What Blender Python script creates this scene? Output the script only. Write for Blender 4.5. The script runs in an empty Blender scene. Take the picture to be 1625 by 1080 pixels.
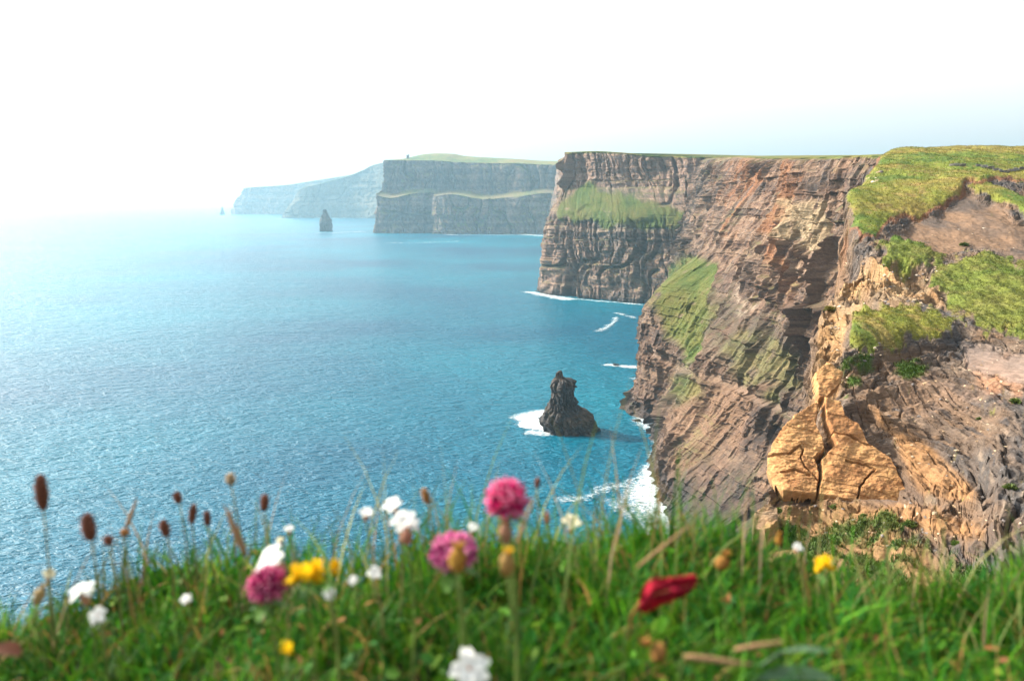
import bpy, math
import numpy as np

# ------------------------------------------------------------------ camera, world, sun, exposure
scene = bpy.context.scene
C = scene.collection
EYE = 110.0                    # metres above the sea
FPX, CX, HY = 1300.0, 812.5, 316.0   # focal length, centre column and horizon row in photo pixels (1625 x 1080)

cam_data = bpy.data.cameras.new('camera')
cam = bpy.data.objects.new('camera', cam_data)
C.objects.link(cam)
cam.location = (0, 0, EYE)
cam.rotation_euler = (math.radians(90), 0, 0)
cam_data.sensor_fit = 'HORIZONTAL'
cam_data.sensor_width = 22.5
cam_data.lens = 22.5 * FPX / 1625.0
cam_data.shift_y = -(540.0 - HY) / 1625.0
cam_data.clip_start = 0.02
cam_data.clip_end = 120000.0
cam_data.dof.use_dof = True
cam_data.dof.focus_distance = 300.0
cam_data.dof.aperture_fstop = 4.2
scene.camera = cam

SUN_AZ = math.radians(67.0)    # degrees to the left of the view direction
SUN_EL = math.radians(34.0)
world = bpy.data.worlds.new('World')
scene.world = world
world.use_nodes = True
wn, wl = world.node_tree.nodes, world.node_tree.links
wn.clear()
w_out = wn.new('ShaderNodeOutputWorld')
w_bg = wn.new('ShaderNodeBackground')
w_sky = wn.new('ShaderNodeTexSky')
w_sky.sky_type = 'NISHITA'
w_sky.sun_disc = False
w_sky.sun_elevation = SUN_EL
w_sky.sun_rotation = -SUN_AZ
w_sky.altitude = 100
w_sky.air_density = 1.0
w_sky.dust_density = 5.0
w_sky.ozone_density = 1.0
w_hsv = wn.new('ShaderNodeHueSaturation')
w_hsv.inputs['Saturation'].default_value = 0.12
w_bg.inputs['Strength'].default_value = 0.15
wl.new(w_sky.outputs[0], w_hsv.inputs['Color'])
wl.new(w_hsv.outputs[0], w_bg.inputs['Color'])
wl.new(w_bg.outputs[0], w_out.inputs['Surface'])

sun_data = bpy.data.lights.new('sun', 'SUN')
sun = bpy.data.objects.new('sun', sun_data)
C.objects.link(sun)
sun_data.energy = 3.6
sun_data.angle = math.radians(1.2)
sun_data.color = (1.0, 0.88, 0.70)
sun.rotation_euler = (math.radians(90) - SUN_EL, 0, math.radians(180) + SUN_AZ)
sun.location = (-200, 20, 300)

vs = scene.view_settings
vs.view_transform = 'Standard'
vs.look = 'None'
vs.exposure = 1.42
vs.gamma = 1.0
vs.use_curve_mapping = False
scene.cycles.max_bounces = 6
scene.cycles.transparent_max_bounces = 24
scene.cycles.volume_bounces = 2
scene.cycles.caustics_reflective = False
scene.cycles.caustics_refractive = False

# ------------------------------------------------------------------ numpy helpers
rng = np.random.default_rng(7)

def at(px, py, Y):
    """World point at depth Y seen at photo pixel (px, py)."""
    return np.array([(px - CX) / FPX * Y, Y, EYE - (py - HY) / FPX * Y])

def at_sea(px, py):
    return at(px, py, EYE * FPX / (py - HY))

def pix(P):
    """Photo pixel of world points, used to lay out soil, rock and turf zones in plan."""
    Y = np.maximum(P[..., 1], 0.05)
    return CX + FPX * P[..., 0] / Y, HY + FPX * (EYE - P[..., 2]) / Y

def _h(ix, iy, iz, seed):
    """Hash of integer lattice coordinates to 0..1."""
    u = lambda a: np.asarray(a).astype(np.int32).astype(np.uint32)
    with np.errstate(over='ignore'):
        n = u(ix) * np.uint32(374761393) + u(iy) * np.uint32(668265263) + u(iz) * np.uint32(2147483647) + np.uint32((seed * 974634777) & 0xFFFFFFFF)
        n = (n ^ (n >> np.uint32(13))) * np.uint32(1274126177)
        n = (n ^ (n >> np.uint32(16))) * np.uint32(2246822519)
        n = n ^ (n >> np.uint32(15))
    return (n & np.uint32(0xFFFFFF)).astype(np.float32) * np.float32(1.0 / 0xFFFFFF)

def _fade(t):
    return t * t * t * (t * (6 * t - 15) + 10)

def noise(x, y, z=None, seed=0):
    """Smooth value noise in -1..1."""
    x, y = np.broadcast_arrays(np.asarray(x, float), np.asarray(y, float))
    fx, fy = np.floor(x), np.floor(y)
    ux, uy = _fade((x - fx).astype(np.float32)), _fade((y - fy).astype(np.float32))
    if z is None:
        o = np.int32(0)
        a = _h(fx, fy, o, seed); b = _h(fx + 1, fy, o, seed); c = _h(fx, fy + 1, o, seed); d = _h(fx + 1, fy + 1, o, seed)
        a = a + ux * (b - a); c = c + ux * (d - c)
        return (a + uy * (c - a)) * 2 - 1
    z = np.broadcast_to(np.asarray(z, float), x.shape)
    fz = np.floor(z); uz = _fade((z - fz).astype(np.float32))
    r = []
    for k in (0, 1):
        a = _h(fx, fy, fz + k, seed); b = _h(fx + 1, fy, fz + k, seed); c = _h(fx, fy + 1, fz + k, seed); d = _h(fx + 1, fy + 1, fz + k, seed)
        a = a + ux * (b - a); c = c + ux * (d - c)
        r.append(a + uy * (c - a))
    return (r[0] + uz * (r[1] - r[0])) * 2 - 1

def fbm(x, y, z=None, octaves=4, seed=0, gain=0.5):
    r, a, f = 0, 1.0, 1.0
    t = 0
    for o in range(octaves):
        r = r + a * noise(x * f, y * f, None if z is None else z * f, seed + o * 17)
        t += a
        a *= gain
        f *= 2.03
    return r / t

def cells(x, y, seed=0):
    """Voronoi: per-cell random value and distance to the cell border (F2-F1)."""
    fx, fy = np.floor(x), np.floor(y)
    d1 = np.full(x.shape, 9.0); d2 = np.full(x.shape, 9.0); v = np.zeros(x.shape)
    zz = np.zeros_like(fx)
    for a in (-1, 0, 1):
        for b in (-1, 0, 1):
            cx, cy = fx + a, fy + b
            qx = cx + _h(cx, cy, zz, seed); qy = cy + _h(cx, cy, zz + 1, seed)
            d = np.hypot(qx - x, qy - y)
            new = d < d1
            d2 = np.where(new, d1, np.minimum(d2, d))
            v = np.where(new, _h(cx, cy, zz + 2, seed), v)
            d1 = np.where(new, d, d1)
    return v, d2 - d1

def sstep(a, b, x):
    t = np.clip((x - a) / (b - a), 0, 1)
    return t * t * (3 - 2 * t)

def mixc(c0, c1, f):
    f = np.clip(f, 0, 1)[..., None]
    return np.asarray(c0) * (1 - f) + np.asarray(c1) * f

def poly_sd(px, py, poly):
    """Signed distance to a polygon, positive inside."""
    poly = np.asarray(poly, float)
    n = len(poly)
    inside = np.zeros(px.shape, bool)
    dmin = np.full(px.shape, 1e9)
    for i in range(n):
        x0, y0 = poly[i]; x1, y1 = poly[(i + 1) % n]
        c = (y0 > py) != (y1 > py)
        with np.errstate(divide='ignore', invalid='ignore'):
            xi = (x1 - x0) * (py - y0) / (y1 - y0 + 1e-12) + x0
        inside ^= c & (px < xi)
        ex, ey = x1 - x0, y1 - y0
        t = np.clip(((px - x0) * ex + (py - y0) * ey) / (ex * ex + ey * ey + 1e-12), 0, 1)
        dmin = np.minimum(dmin, np.hypot(px - x0 - t * ex, py - y0 - t * ey))
    return np.where(inside, dmin, -dmin)

def line_dist(x, y, line):
    """Distance to a polyline and the parameter along it (index + fraction)."""
    line = np.asarray(line, float)
    best = np.full(x.shape, 1e9); par = np.zeros(x.shape)
    for i in range(len(line) - 1):
        x0, y0 = line[i][:2]; x1, y1 = line[i + 1][:2]
        ex, ey = x1 - x0, y1 - y0
        t = np.clip(((x - x0) * ex + (y - y0) * ey) / (ex * ex + ey * ey + 1e-12), 0, 1)
        d = np.hypot(x - x0 - t * ex, y - y0 - t * ey)
        m = d < best
        best = np.where(m, d, best); par = np.where(m, i + t, par)
    return best, par

def pchip(xk, yk, x):
    """Shape-preserving cubic through yk (n, ...) at xk, evaluated at x."""
    xk = np.asarray(xk, float); yk = np.asarray(yk, float)
    h = np.diff(xk)
    hs = h.reshape((-1,) + (1,) * (yk.ndim - 1))
    dl = np.diff(yk, axis=0) / hs
    m = np.zeros_like(yk)
    if len(xk) > 2:
        w1 = 2 * hs[1:] + hs[:-1]; w2 = hs[1:] + 2 * hs[:-1]
        same = dl[1:] * dl[:-1] > 0
        with np.errstate(divide='ignore', invalid='ignore'):
            hm = (w1 + w2) / (w1 / dl[:-1] + w2 / dl[1:])
        m[1:-1] = np.where(same, hm, 0)
    m[0], m[-1] = dl[0], dl[-1]
    i = np.clip(np.searchsorted(xk, x) - 1, 0, len(xk) - 2)
    sh = (-1,) + (1,) * (yk.ndim - 1)
    t = ((x - xk[i]) / h[i]).reshape(sh); hh = h[i].reshape(sh)
    return (yk[i] * (1 + 2 * t) * (1 - t) ** 2 + m[i] * hh * t * (1 - t) ** 2
            + yk[i + 1] * t * t * (3 - 2 * t) + m[i + 1] * hh * t * t * (t - 1))

# ------------------------------------------------------------------ mesh helpers
def tag(o, label=None, category=None, group=None, kind=None):
    if label: o['label'] = label
    if category: o['category'] = category
    if group: o['group'] = group
    if kind: o['kind'] = kind
    return o

def link(name, me, mat=None, parent=None):
    o = bpy.data.objects.new(name, me)
    C.objects.link(o)
    if mat is not None:
        me.materials.append(mat)
    if parent is not None:
        o.parent = parent
    return o

def mesh_np(name, V, F, tint=None, smooth=False, extra=None):
    """V (n,3); F (m,k) all faces with k corners."""
    V = np.ascontiguousarray(V, np.float32).reshape(-1, 3)
    F = np.ascontiguousarray(F, np.int32)
    me = bpy.data.meshes.new(name)
    me.vertices.add(len(V)); me.vertices.foreach_set('co', V.ravel())
    k = F.shape[1]
    me.loops.add(F.size); me.loops.foreach_set('vertex_index', F.ravel())
    me.polygons.add(len(F))
    me.polygons.foreach_set('loop_start', np.arange(0, F.size, k, dtype=np.int32))
    me.polygons.foreach_set('loop_total', np.full(len(F), k, np.int32))
    me.polygons.foreach_set('use_smooth', np.full(len(F), bool(smooth)))
    if tint is not None:
        a = me.attributes.new('tint', 'FLOAT_COLOR', 'POINT')
        T = np.ones((len(V), 4), np.float32)
        T[:, :3] = np.asarray(tint).reshape(-1, 3)
        a.data.foreach_set('color', T.ravel())
    for nm, arr in (extra or {}).items():
        a = me.attributes.new(nm, 'FLOAT', 'POINT')
        a.data.foreach_set('value', np.ascontiguousarray(arr, np.float32).ravel())
    me.update(calc_edges=True)
    me.validate()
    return me

def grid_faces(nr, nc, keep=None, wrap=False):
    i = np.arange(nr * nc).reshape(nr, nc)
    if wrap:
        j = np.roll(i, -1, axis=1)
        F = np.stack([i[:-1], j[:-1], j[1:], i[1:]], -1).reshape(-1, 4)
    else:
        F = np.stack([i[:-1, :-1], i[:-1, 1:], i[1:, 1:], i[1:, :-1]], -1).reshape(-1, 4)
    if keep is not None:
        F = F[keep.ravel()[F].all(1)]
    return F

class MB:
    """Collects small shapes into one mesh."""
    def __init__(self):
        self.v, self.f, self.c = [], [], []
    def add(self, V, F, col=None):
        b = len(self.v)
        self.v.extend([tuple(map(float, p)) for p in V])
        self.f.extend([tuple(int(i) + b for i in f) for f in F])
        if col is None: col = (1, 1, 1)
        col = np.asarray(col, float)
        self.c.extend([tuple(col)] * len(V) if col.ndim == 1 else [tuple(c) for c in col])
        return self
    def tube(self, path, rad, n=6, col=None, cap=True):
        path = np.asarray(path, float); m = len(path)
        rad = np.broadcast_to(np.asarray(rad, float), (m,))
        V = []
        up = np.array([0.31, 0.17, 0.93])
        for k in range(m):
            t = path[min(k + 1, m - 1)] - path[max(k - 1, 0)]
            t = t / (np.linalg.norm(t) + 1e-12)
            a = np.cross(t, up if abs(t @ up) < 0.95 else np.array([1.0, 0, 0])); a /= np.linalg.norm(a)
            b = np.cross(t, a)
            for j in range(n):
                w = 2 * math.pi * j / n
                V.append(path[k] + rad[k] * (math.cos(w) * a + math.sin(w) * b))
        F = [(k * n + j, k * n + (j + 1) % n, (k + 1) * n + (j + 1) % n, (k + 1) * n + j) for k in range(m - 1) for j in range(n)]
        if cap:
            F += [tuple(range(n - 1, -1, -1)), tuple((m - 1) * n + j for j in range(n))]
        return self.add(V, F, col)
    def build(self, name, mat, parent=None, smooth=True):
        me = bpy.data.meshes.new(name)
        me.from_pydata(self.v, [], self.f)
        a = me.attributes.new('tint', 'FLOAT_COLOR', 'POINT')
        a.data.foreach_set('color', np.array([(r, g, b, 1) for r, g, b in self.c], np.float32).ravel())
        me.polygons.foreach_set('use_smooth', [smooth] * len(me.polygons))
        me.update()
        return link(name, me, mat, parent)

def empty(name, loc):
    o = bpy.data.objects.new(name, None)
    o.location = loc
    o.empty_display_size = 0.02
    C.objects.link(o)
    return o

# ------------------------------------------------------------------ materials
def new_mat(name):
    m = bpy.data.materials.new(name)
    m.use_nodes = True
    nt = m.node_tree
    nt.nodes.clear()
    return m, nt.nodes, nt.links

def rock_mat(name, fine, bump_d, rough=0.9, stretch=(1, 1, 1.9), tilt=0.0, contrast=0.38):
    """Mineral colour from the 'tint' attribute, broken up by grain, thin bedding lines and fine relief. fine = grain size in metres."""
    m, n, l = new_mat(name)
    out = n.new('ShaderNodeOutputMaterial'); bs = n.new('ShaderNodeBsdfPrincipled')
    at_ = n.new('ShaderNodeAttribute'); at_.attribute_name = 'tint'
    geo = n.new('ShaderNodeNewGeometry')
    mp = n.new('ShaderNodeMapping'); mp.inputs['Scale'].default_value = tuple(s / fine for s in stretch); mp.inputs['Rotation'].default_value = (0, tilt, 0)
    l.new(geo.outputs['Position'], mp.inputs['Vector'])
    n1 = n.new('ShaderNodeTexNoise'); n1.inputs['Scale'].default_value = 1.0; n1.inputs['Detail'].default_value = 6; n1.inputs['Roughness'].default_value = 0.65
    l.new(mp.outputs[0], n1.inputs['Vector'])
    r1 = n.new('ShaderNodeMapRange'); r1.inputs['From Min'].default_value = 0.25; r1.inputs['From Max'].default_value = 0.75
    r1.inputs['To Min'].default_value = 1 - contrast; r1.inputs['To Max'].default_value = 1 + contrast
    l.new(n1.outputs['Fac'], r1.inputs['Value'])
    mul = n.new('ShaderNodeVectorMath'); mul.operation = 'SCALE'
    l.new(at_.outputs['Color'], mul.inputs[0]); l.new(r1.outputs[0], mul.inputs['Scale'])
    l.new(mul.outputs[0], bs.inputs['Base Color'])
    bs.inputs['Roughness'].default_value = rough
    bs.inputs['Specular IOR Level'].default_value = 0.25
    bp = n.new('ShaderNodeBump'); bp.inputs['Strength'].default_value = 0.9; bp.inputs['Distance'].default_value = bump_d
    l.new(n1.outputs['Fac'], bp.inputs['Height'])
    l.new(bp.outputs[0], bs.inputs['Normal'])
    l.new(bs.outputs[0], out.inputs['Surface'])
    return m

def leaf_mat(name, base=None, trans=0.35, rough=0.5, var=0.3, scale=180.0):
    """Plant tissue: colour from 'tint' (times base), light passing through thin blades."""
    m, n, l = new_mat(name)
    out = n.new('ShaderNodeOutputMaterial'); bs = n.new('ShaderNodeBsdfPrincipled'); tr = n.new('ShaderNodeBsdfTranslucent'); mx = n.new('ShaderNodeMixShader')
    at_ = n.new('ShaderNodeAttribute'); at_.attribute_name = 'tint'
    geo = n.new('ShaderNodeNewGeometry')
    nz = n.new('ShaderNodeTexNoise'); nz.inputs['Scale'].default_value = scale; nz.inputs['Detail'].default_value = 3
    l.new(geo.outputs['Position'], nz.inputs['Vector'])
    rr = n.new('ShaderNodeMapRange'); rr.inputs['From Min'].default_value = 0.3; rr.inputs['From Max'].default_value = 0.7
    rr.inputs['To Min'].default_value = 1 - var; rr.inputs['To Max'].default_value = 1 + var
    l.new(nz.outputs['Fac'], rr.inputs['Value'])
    mul = n.new('ShaderNodeVectorMath'); mul.operation = 'SCALE'
    l.new(at_.outputs['Color'], mul.inputs[0]); l.new(rr.outputs[0], mul.inputs['Scale'])
    src = mul
    if base is not None:
        m2 = n.new('ShaderNodeVectorMath'); m2.operation = 'MULTIPLY'; m2.inputs[1].default_value = base
        l.new(mul.outputs[0], m2.inputs[0]); src = m2
    l.new(src.outputs[0], bs.inputs['Base Color']); l.new(src.outputs[0], tr.inputs['Color'])
    bs.inputs['Roughness'].default_value = rough
    bs.inputs['Specular IOR Level'].default_value = 0.12
    mx.inputs['Fac'].default_value = trans
    l.new(bs.outputs[0], mx.inputs[1]); l.new(tr.outputs[0], mx.inputs[2])
    l.new(mx.outputs[0], out.inputs['Surface'])
    return m
# ------------------------------------------------------------------ sea
def sea_material():
    m, n, l = new_mat('sea_water')
    out = n.new('ShaderNodeOutputMaterial'); bs = n.new('ShaderNodeBsdfPrincipled')
    geo = n.new('ShaderNodeNewGeometry')
    # colour: deep blue with broad greener drifts
    big = n.new('ShaderNodeTexNoise'); big.inputs['Scale'].default_value = 0.0032; big.inputs['Detail'].default_value = 4
    l.new(geo.outputs['Position'], big.inputs['Vector'])
    cr = n.new('ShaderNodeValToRGB')
    cr.color_ramp.elements[0].position = 0.32; cr.color_ramp.elements[0].color = (0.000, 0.052, 0.108, 1)
    cr.color_ramp.elements[1].position = 0.70; cr.color_ramp.elements[1].color = (0.000, 0.138, 0.198, 1)
    l.new(big.outputs['Fac'], cr.inputs['Fac'])
    l.new(cr.outputs[0], bs.inputs['Base Color'])
    bs.inputs['Roughness'].default_value = 0.27
    bs.inputs['IOR'].default_value = 1.33
    bs.inputs['Specular IOR Level'].default_value = 0.20
    # waves: swell, chop and ripples, crests running across the wind
    def waves(scale, stretch, rot, detail, rough=0.55):
        mp = n.new('ShaderNodeMapping'); mp.inputs['Rotation'].default_value = (0, 0, rot)
        mp.inputs['Scale'].default_value = (scale * stretch, scale, scale)
        l.new(geo.outputs['Position'], mp.inputs['Vector'])
        t = n.new('ShaderNodeTexNoise'); t.inputs['Scale'].default_value = 1.0; t.inputs['Detail'].default_value = detail; t.inputs['Roughness'].default_value = rough
        t.inputs['Distortion'].default_value = 0.35
        l.new(mp.outputs[0], t.inputs['Vector'])
        return t
    specs = [(1 / 34.0, 0.35, 0.30, 2, 0.8), (1 / 6.0, 0.45, 0.18, 4, 0.85), (1 / 1.8, 0.55, 0.05, 4, 0.45)]
    acc = None
    for sc, st, ro, de, am in specs:
        t = waves(sc, st, ro, de)
        mu = n.new('ShaderNodeMath'); mu.operation = 'MULTIPLY'; mu.inputs[1].default_value = am
        l.new(t.outputs['Fac'], mu.inputs[0])
        if acc is None: acc = mu
        else:
            ad = n.new('ShaderNodeMath'); ad.operation = 'ADD'
            l.new(acc.outputs[0], ad.inputs[0]); l.new(mu.outputs[0], ad.inputs[1]); acc = ad
    bp = n.new('ShaderNodeBump'); bp.inputs['Strength'].default_value = 1.0; bp.inputs['Distance'].default_value = 4.6
    l.new(acc.outputs[0], bp.inputs['Height'])
    l.new(bp.outputs[0], bs.inputs['Normal'])
    l.new(bs.outputs[0], out.inputs['Surface'])
    return m

R_SEA = 42000.0
ring = [0, 60, 200, 500, 1200, 3000, 7000, 16000, R_SEA]
nseg = 72
V = [(0, 0, 0)] + [(r * math.cos(2 * math.pi * k / nseg), r * math.sin(2 * math.pi * k / nseg), 0) for r in ring[1:] for k in range(nseg)]
F = [(0, 1 + k, 1 + (k + 1) % nseg) for k in range(nseg)]
for q in range(len(ring) - 2):
    b0 = 1 + q * nseg; b1 = b0 + nseg
    F += [(b0 + k, b1 + k, b1 + (k + 1) % nseg, b0 + (k + 1) % nseg) for k in range(nseg)]
me = bpy.data.meshes.new('sea'); me.from_pydata(V, [], F)
me.polygons.foreach_set('use_smooth', [True] * len(me.polygons)); me.update()
sea = tag(link('sea', me, sea_material()), 'rippled blue green ocean reaching from the cliffs to the hazy horizon', 'sea', kind='structure')

# ------------------------------------------------------------------ cliffs: lofted cross-sections, then bedding, joints and gullies
ROCK_PINK = (0.150, 0.090, 0.062)
ROCK_GREY = (0.062, 0.052, 0.048)
ROCK_PALE = (0.270, 0.192, 0.135)
ROCK_DARK = (0.026, 0.024, 0.025)
RUST = (0.255, 0.108, 0.042)
OCHRE = (0.360, 0.190, 0.060)
TURF = (0.088, 0.108, 0.012)
TURF_DRY = (0.150, 0.118, 0.024)
TURF_DEEP = (0.042, 0.078, 0.010)

def loft(cols, nseg, step):
    """cols: list of stations, each a list of K (x, y, z); nseg: quads per row interval; step: metres per column."""
    A = np.array(cols, float)                                   # stations, K, 3
    u = np.concatenate([[0], np.cumsum(np.linalg.norm(np.diff(A[:, :9, :2].mean(1), axis=0), axis=1) + 1e-3)])
    if callable(step):
        us = [0.0]
        while us[-1] < u[-1]:
            us.append(us[-1] + step(float(np.interp(us[-1], u, A[:, 1, 1]))))
        us = np.clip(np.array(us), 0, u[-1])
        us = us[: np.argmax(us >= u[-1]) + 1]
    else:
        us = np.linspace(0, u[-1], int(u[-1] / step) + 2)
    B = pchip(u, A, us)                                         # ns, K, 3
    K = A.shape[1]
    tk = np.arange(K, dtype=float)
    ts = np.concatenate([k + np.arange(nseg[k]) / nseg[k] for k in range(K - 1)] + [[K - 1.0]])
    G = pchip(tk, np.moveaxis(B, 1, 0), ts)                     # nt, ns, 3
    return G, us, ts

def carve(G, us, ts, rim, size, gully, seed, amount=1.0, soft=None, dip=0.0, gamp=1.0, bamp=1.0, vamp=1.0):
    """Push a lofted face in and out: gullies, joint blocks, bedding ledges. size = block size (m). rim = row index of the cliff edge."""
    nt, ns = G.shape[:2]
    du = np.gradient(G, axis=1); du[..., 2] = 0
    nrm = np.stack([du[..., 1], -du[..., 0], np.zeros((nt, ns))], -1)
    L = np.linalg.norm(nrm, axis=-1, keepdims=True)
    nrm = nrm / np.maximum(L, 1e-6)
    S = np.broadcast_to(us[None, :], (nt, ns)).copy()
    Z = G[..., 2] + dip * S
    wob = fbm(S / (size * 9), Z / (size * 9), seed=seed, octaves=3)
    # gullies and buttresses: upright folds
    g1 = 1 - np.abs(noise((S + 6 * wob * size) / (gully), Z / (gully * 6), seed=seed + 1)) * 2
    g2 = 1 - np.abs(noise((S + 4 * wob * size) / (gully * 0.37), Z / (gully * 3), seed=seed + 2)) * 2
    g3 = 1 - np.abs(noise((S + 3 * wob * size) / (gully * 0.15), Z / (gully * 0.9), seed=seed + 3)) * 2
    d = -gully * gamp * (0.15 * np.clip(g1, 0, 1) ** 1.5 + vamp * (0.06 * np.clip(g2, 0, 1) ** 1.5 + 0.035 * np.clip(g3, 0, 1)))
    # bedding: each bed stands out by its own amount, broken along its length
    Zb = Z + 0.45 * size * wob
    for th, ln, am, sd in ((size * 3.1, size * 26, 0.85, 5), (size * 1.25, size * 16, 0.55, 6), (size * 0.5, size * 9, 0.28, 7)):
        q = Zb / th
        k = np.floor(q)
        seg = np.floor(S / ln + 7.3 * _h(k, 0, 0, seed + sd))
        am = am * bamp
        d = d + size * am * (_h(k, seg, 0, seed + sd) - 0.5)
        d = d - size * am * 0.35 * (1 - sstep(0.0, 0.16, q - k))          # open joint under each bed
    # joint blocks within the beds
    for th, ln, am, sd in ((size * 3.1, size * 3.3, 0.55, 8), (size * 1.25, size * 1.5, 0.42, 9), (size * 0.5, size * 0.8, 0.22, 10)):
        k = np.floor(Zb / th)
        q = S / ln + 7.3 * _h(k, 3, 0, seed + sd) + 0.8 * wob
        m = np.floor(q)
        d = d + size * am * (_h(k, m, 1, seed + sd) - 0.5)
        d = d - size * am * 0.45 * (1 - sstep(0.0, 0.14, q - m))
    # long upright cracks
    for k_, (wl_, dep) in enumerate(((size * 7, 1.3), (size * 3.0, 0.7))):
        ck = np.abs(noise((S + 1.6 * size * wob) / wl_, Z / (size * 16), seed=seed + 60 + k_))
        on = sstep(-0.1, 0.3, noise(S / (size * 10), Z / (size * 9), seed=seed + 70 + k_))
        d = d - size * dep * vamp * (1 - sstep(0.0, 0.09, ck)) * on
    d = d + size * 0.55 * fbm(S / (size * 7), Z / (size * 9), seed=seed + 10, octaves=4)
    w = np.where(ts < rim, 1.0 - 0.5 * sstep(rim - 1.2, rim, ts), np.clip(1 - (ts - rim) / 0.8, 0, 1))[:, None] * amount
    if soft is not None:
        w = w * (1 - 0.45 * soft)
    gt = np.gradient(G, axis=0)
    up = np.abs(gt[..., 2]) / np.maximum(np.linalg.norm(gt, axis=-1), 1e-6)      # 1 on sheer rock, less on sloping benches
    w = w * (0.40 + 0.60 * sstep(0.70, 0.95, up))
    G2 = G + nrm * (d * w)[..., None]
    return G2, S, Z, d, nrm

def slope_of(G):
    a = np.gradient(G, axis=0); b = np.gradient(G, axis=1)
    n = np.cross(a, b)
    return np.abs(n[..., 2]) / np.maximum(np.linalg.norm(n, axis=-1), 1e-9)

def rock_colour(S, Z, size, seed, warm=0.5):
    wob = fbm(S / (size * 9), Z / (size * 9), seed=seed, octaves=3)
    Zb = Z + 0.45 * size * wob
    k = np.floor(Zb / (size * 1.25)); k3 = np.floor(Zb / (size * 0.5)); k1 = np.floor(Zb / (size * 3.1))
    band = 0.45 * _h(k, 0, 0, seed + 31) + 0.30 * _h(k3, 0, 0, seed + 36) + 0.25 * _h(k1, 0, 0, seed + 37)
    blk = _h(k, np.floor(S / (size * 1.5) + 7.3 * _h(k, 3, 0, seed + 9) + 0.8 * wob), 2, seed + 38)
    f1 = fbm(S / (size * 14), Z / (size * 20), seed=seed + 32, octaves=4)
    st = fbm(S / (size * 2.2), Z / (size * 22), seed=seed + 33, octaves=4)      # run-off streaks
    sp = fbm(S / (size * 1.2), Z / (size * 1.0), seed=seed + 34, octaves=3)
    c = mixc(ROCK_GREY, ROCK_PINK, 0.45 + warm * 0.5 + 1.1 * f1)
    c = mixc(c, ROCK_PALE, sstep(0.52, 0.80, band) * 0.55 + 0.30 * sstep(0.15, 0.6, sp) + 0.25 * sstep(0.75, 1.0, blk))
    c = mixc(c, ROCK_DARK, 0.50 * sstep(0.45, 0.22, band) + 0.25 * sstep(0.22, 0.0, blk))
    c = mixc(c, ROCK_GREY, 0.55 * sstep(0.05, 0.5, st))
    fs = fbm(S / (size * 0.45), Z / (size * 0.30), seed=seed + 35, octaves=3)
    c = mixc(c, ROCK_PALE, 0.40 * sstep(0.18, 0.55, fs))
    c = mixc(c, ROCK_DARK, 0.50 * sstep(0.15, 0.5, -fs) + 0.35 * sstep(0.2, 0.6, -sp))
    return c, f1, st, sp

def finish_cliff(name, G, col, mat, label):
    nt, ns = G.shape[:2]
    me = mesh_np(name, G.reshape(-1, 3), grid_faces(nt, ns)[:, ::-1], tint=col.reshape(-1, 3))
    return tag(link(name, me, mat), label, 'cliff', kind='structure')

def zone(G, poly, soft_px=10, wob_px=14, wl=40, seed=90):
    """Soft 0..1 membership of surface points in an outline read off the photograph."""
    px, py = pix(G)
    q = np.asarray(poly, float); m = soft_px + wob_px + 2
    near = (px > q[:, 0].min() - m) & (px < q[:, 0].max() + m) & (py > q[:, 1].min() - m) & (py < q[:, 1].max() + m)
    out = np.zeros(px.shape)
    x, y = px[near], py[near]
    w1 = fbm(x / wl, y / wl, seed=seed, octaves=4) * wob_px
    w2 = fbm(x / wl, y / wl, seed=seed + 50, octaves=4) * wob_px
    out[near] = sstep(-soft_px, soft_px, poly_sd(x + w1, y + w2, poly))
    return out

def turf_colour(x, y, sc, seed):
    a = fbm(x / sc, y / sc, seed=seed, octaves=4)
    b = fbm(x / (sc * 0.25), y / (sc * 0.25), seed=seed + 3, octaves=4)
    c = mixc(TURF, TURF_DRY, 0.35 + 0.9 * a + 0.5 * b)
    c = mixc(c, TURF_DEEP, sstep(0.05, 0.5, -a + 0.6 * b) * 0.8)
    e = fbm(x / (sc * 0.12), y / (sc * 0.16), seed=seed + 7, octaves=4, gain=0.6)
    c = mixc(c, (0.105, 0.066, 0.026), 0.6 * sstep(0.15, 0.5, e + 0.3 * a))
    return c * (1 + 0.45 * e)[..., None]

mat_cliff_near = rock_mat('bedded_cliff_rock', 1.1, 0.5)
mat_cliff_mid = rock_mat('bedded_cliff_rock_mid', 2.2, 1.0)
mat_cliff_far = rock_mat('bedded_cliff_rock_far', 6.0, 2.5)

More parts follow.
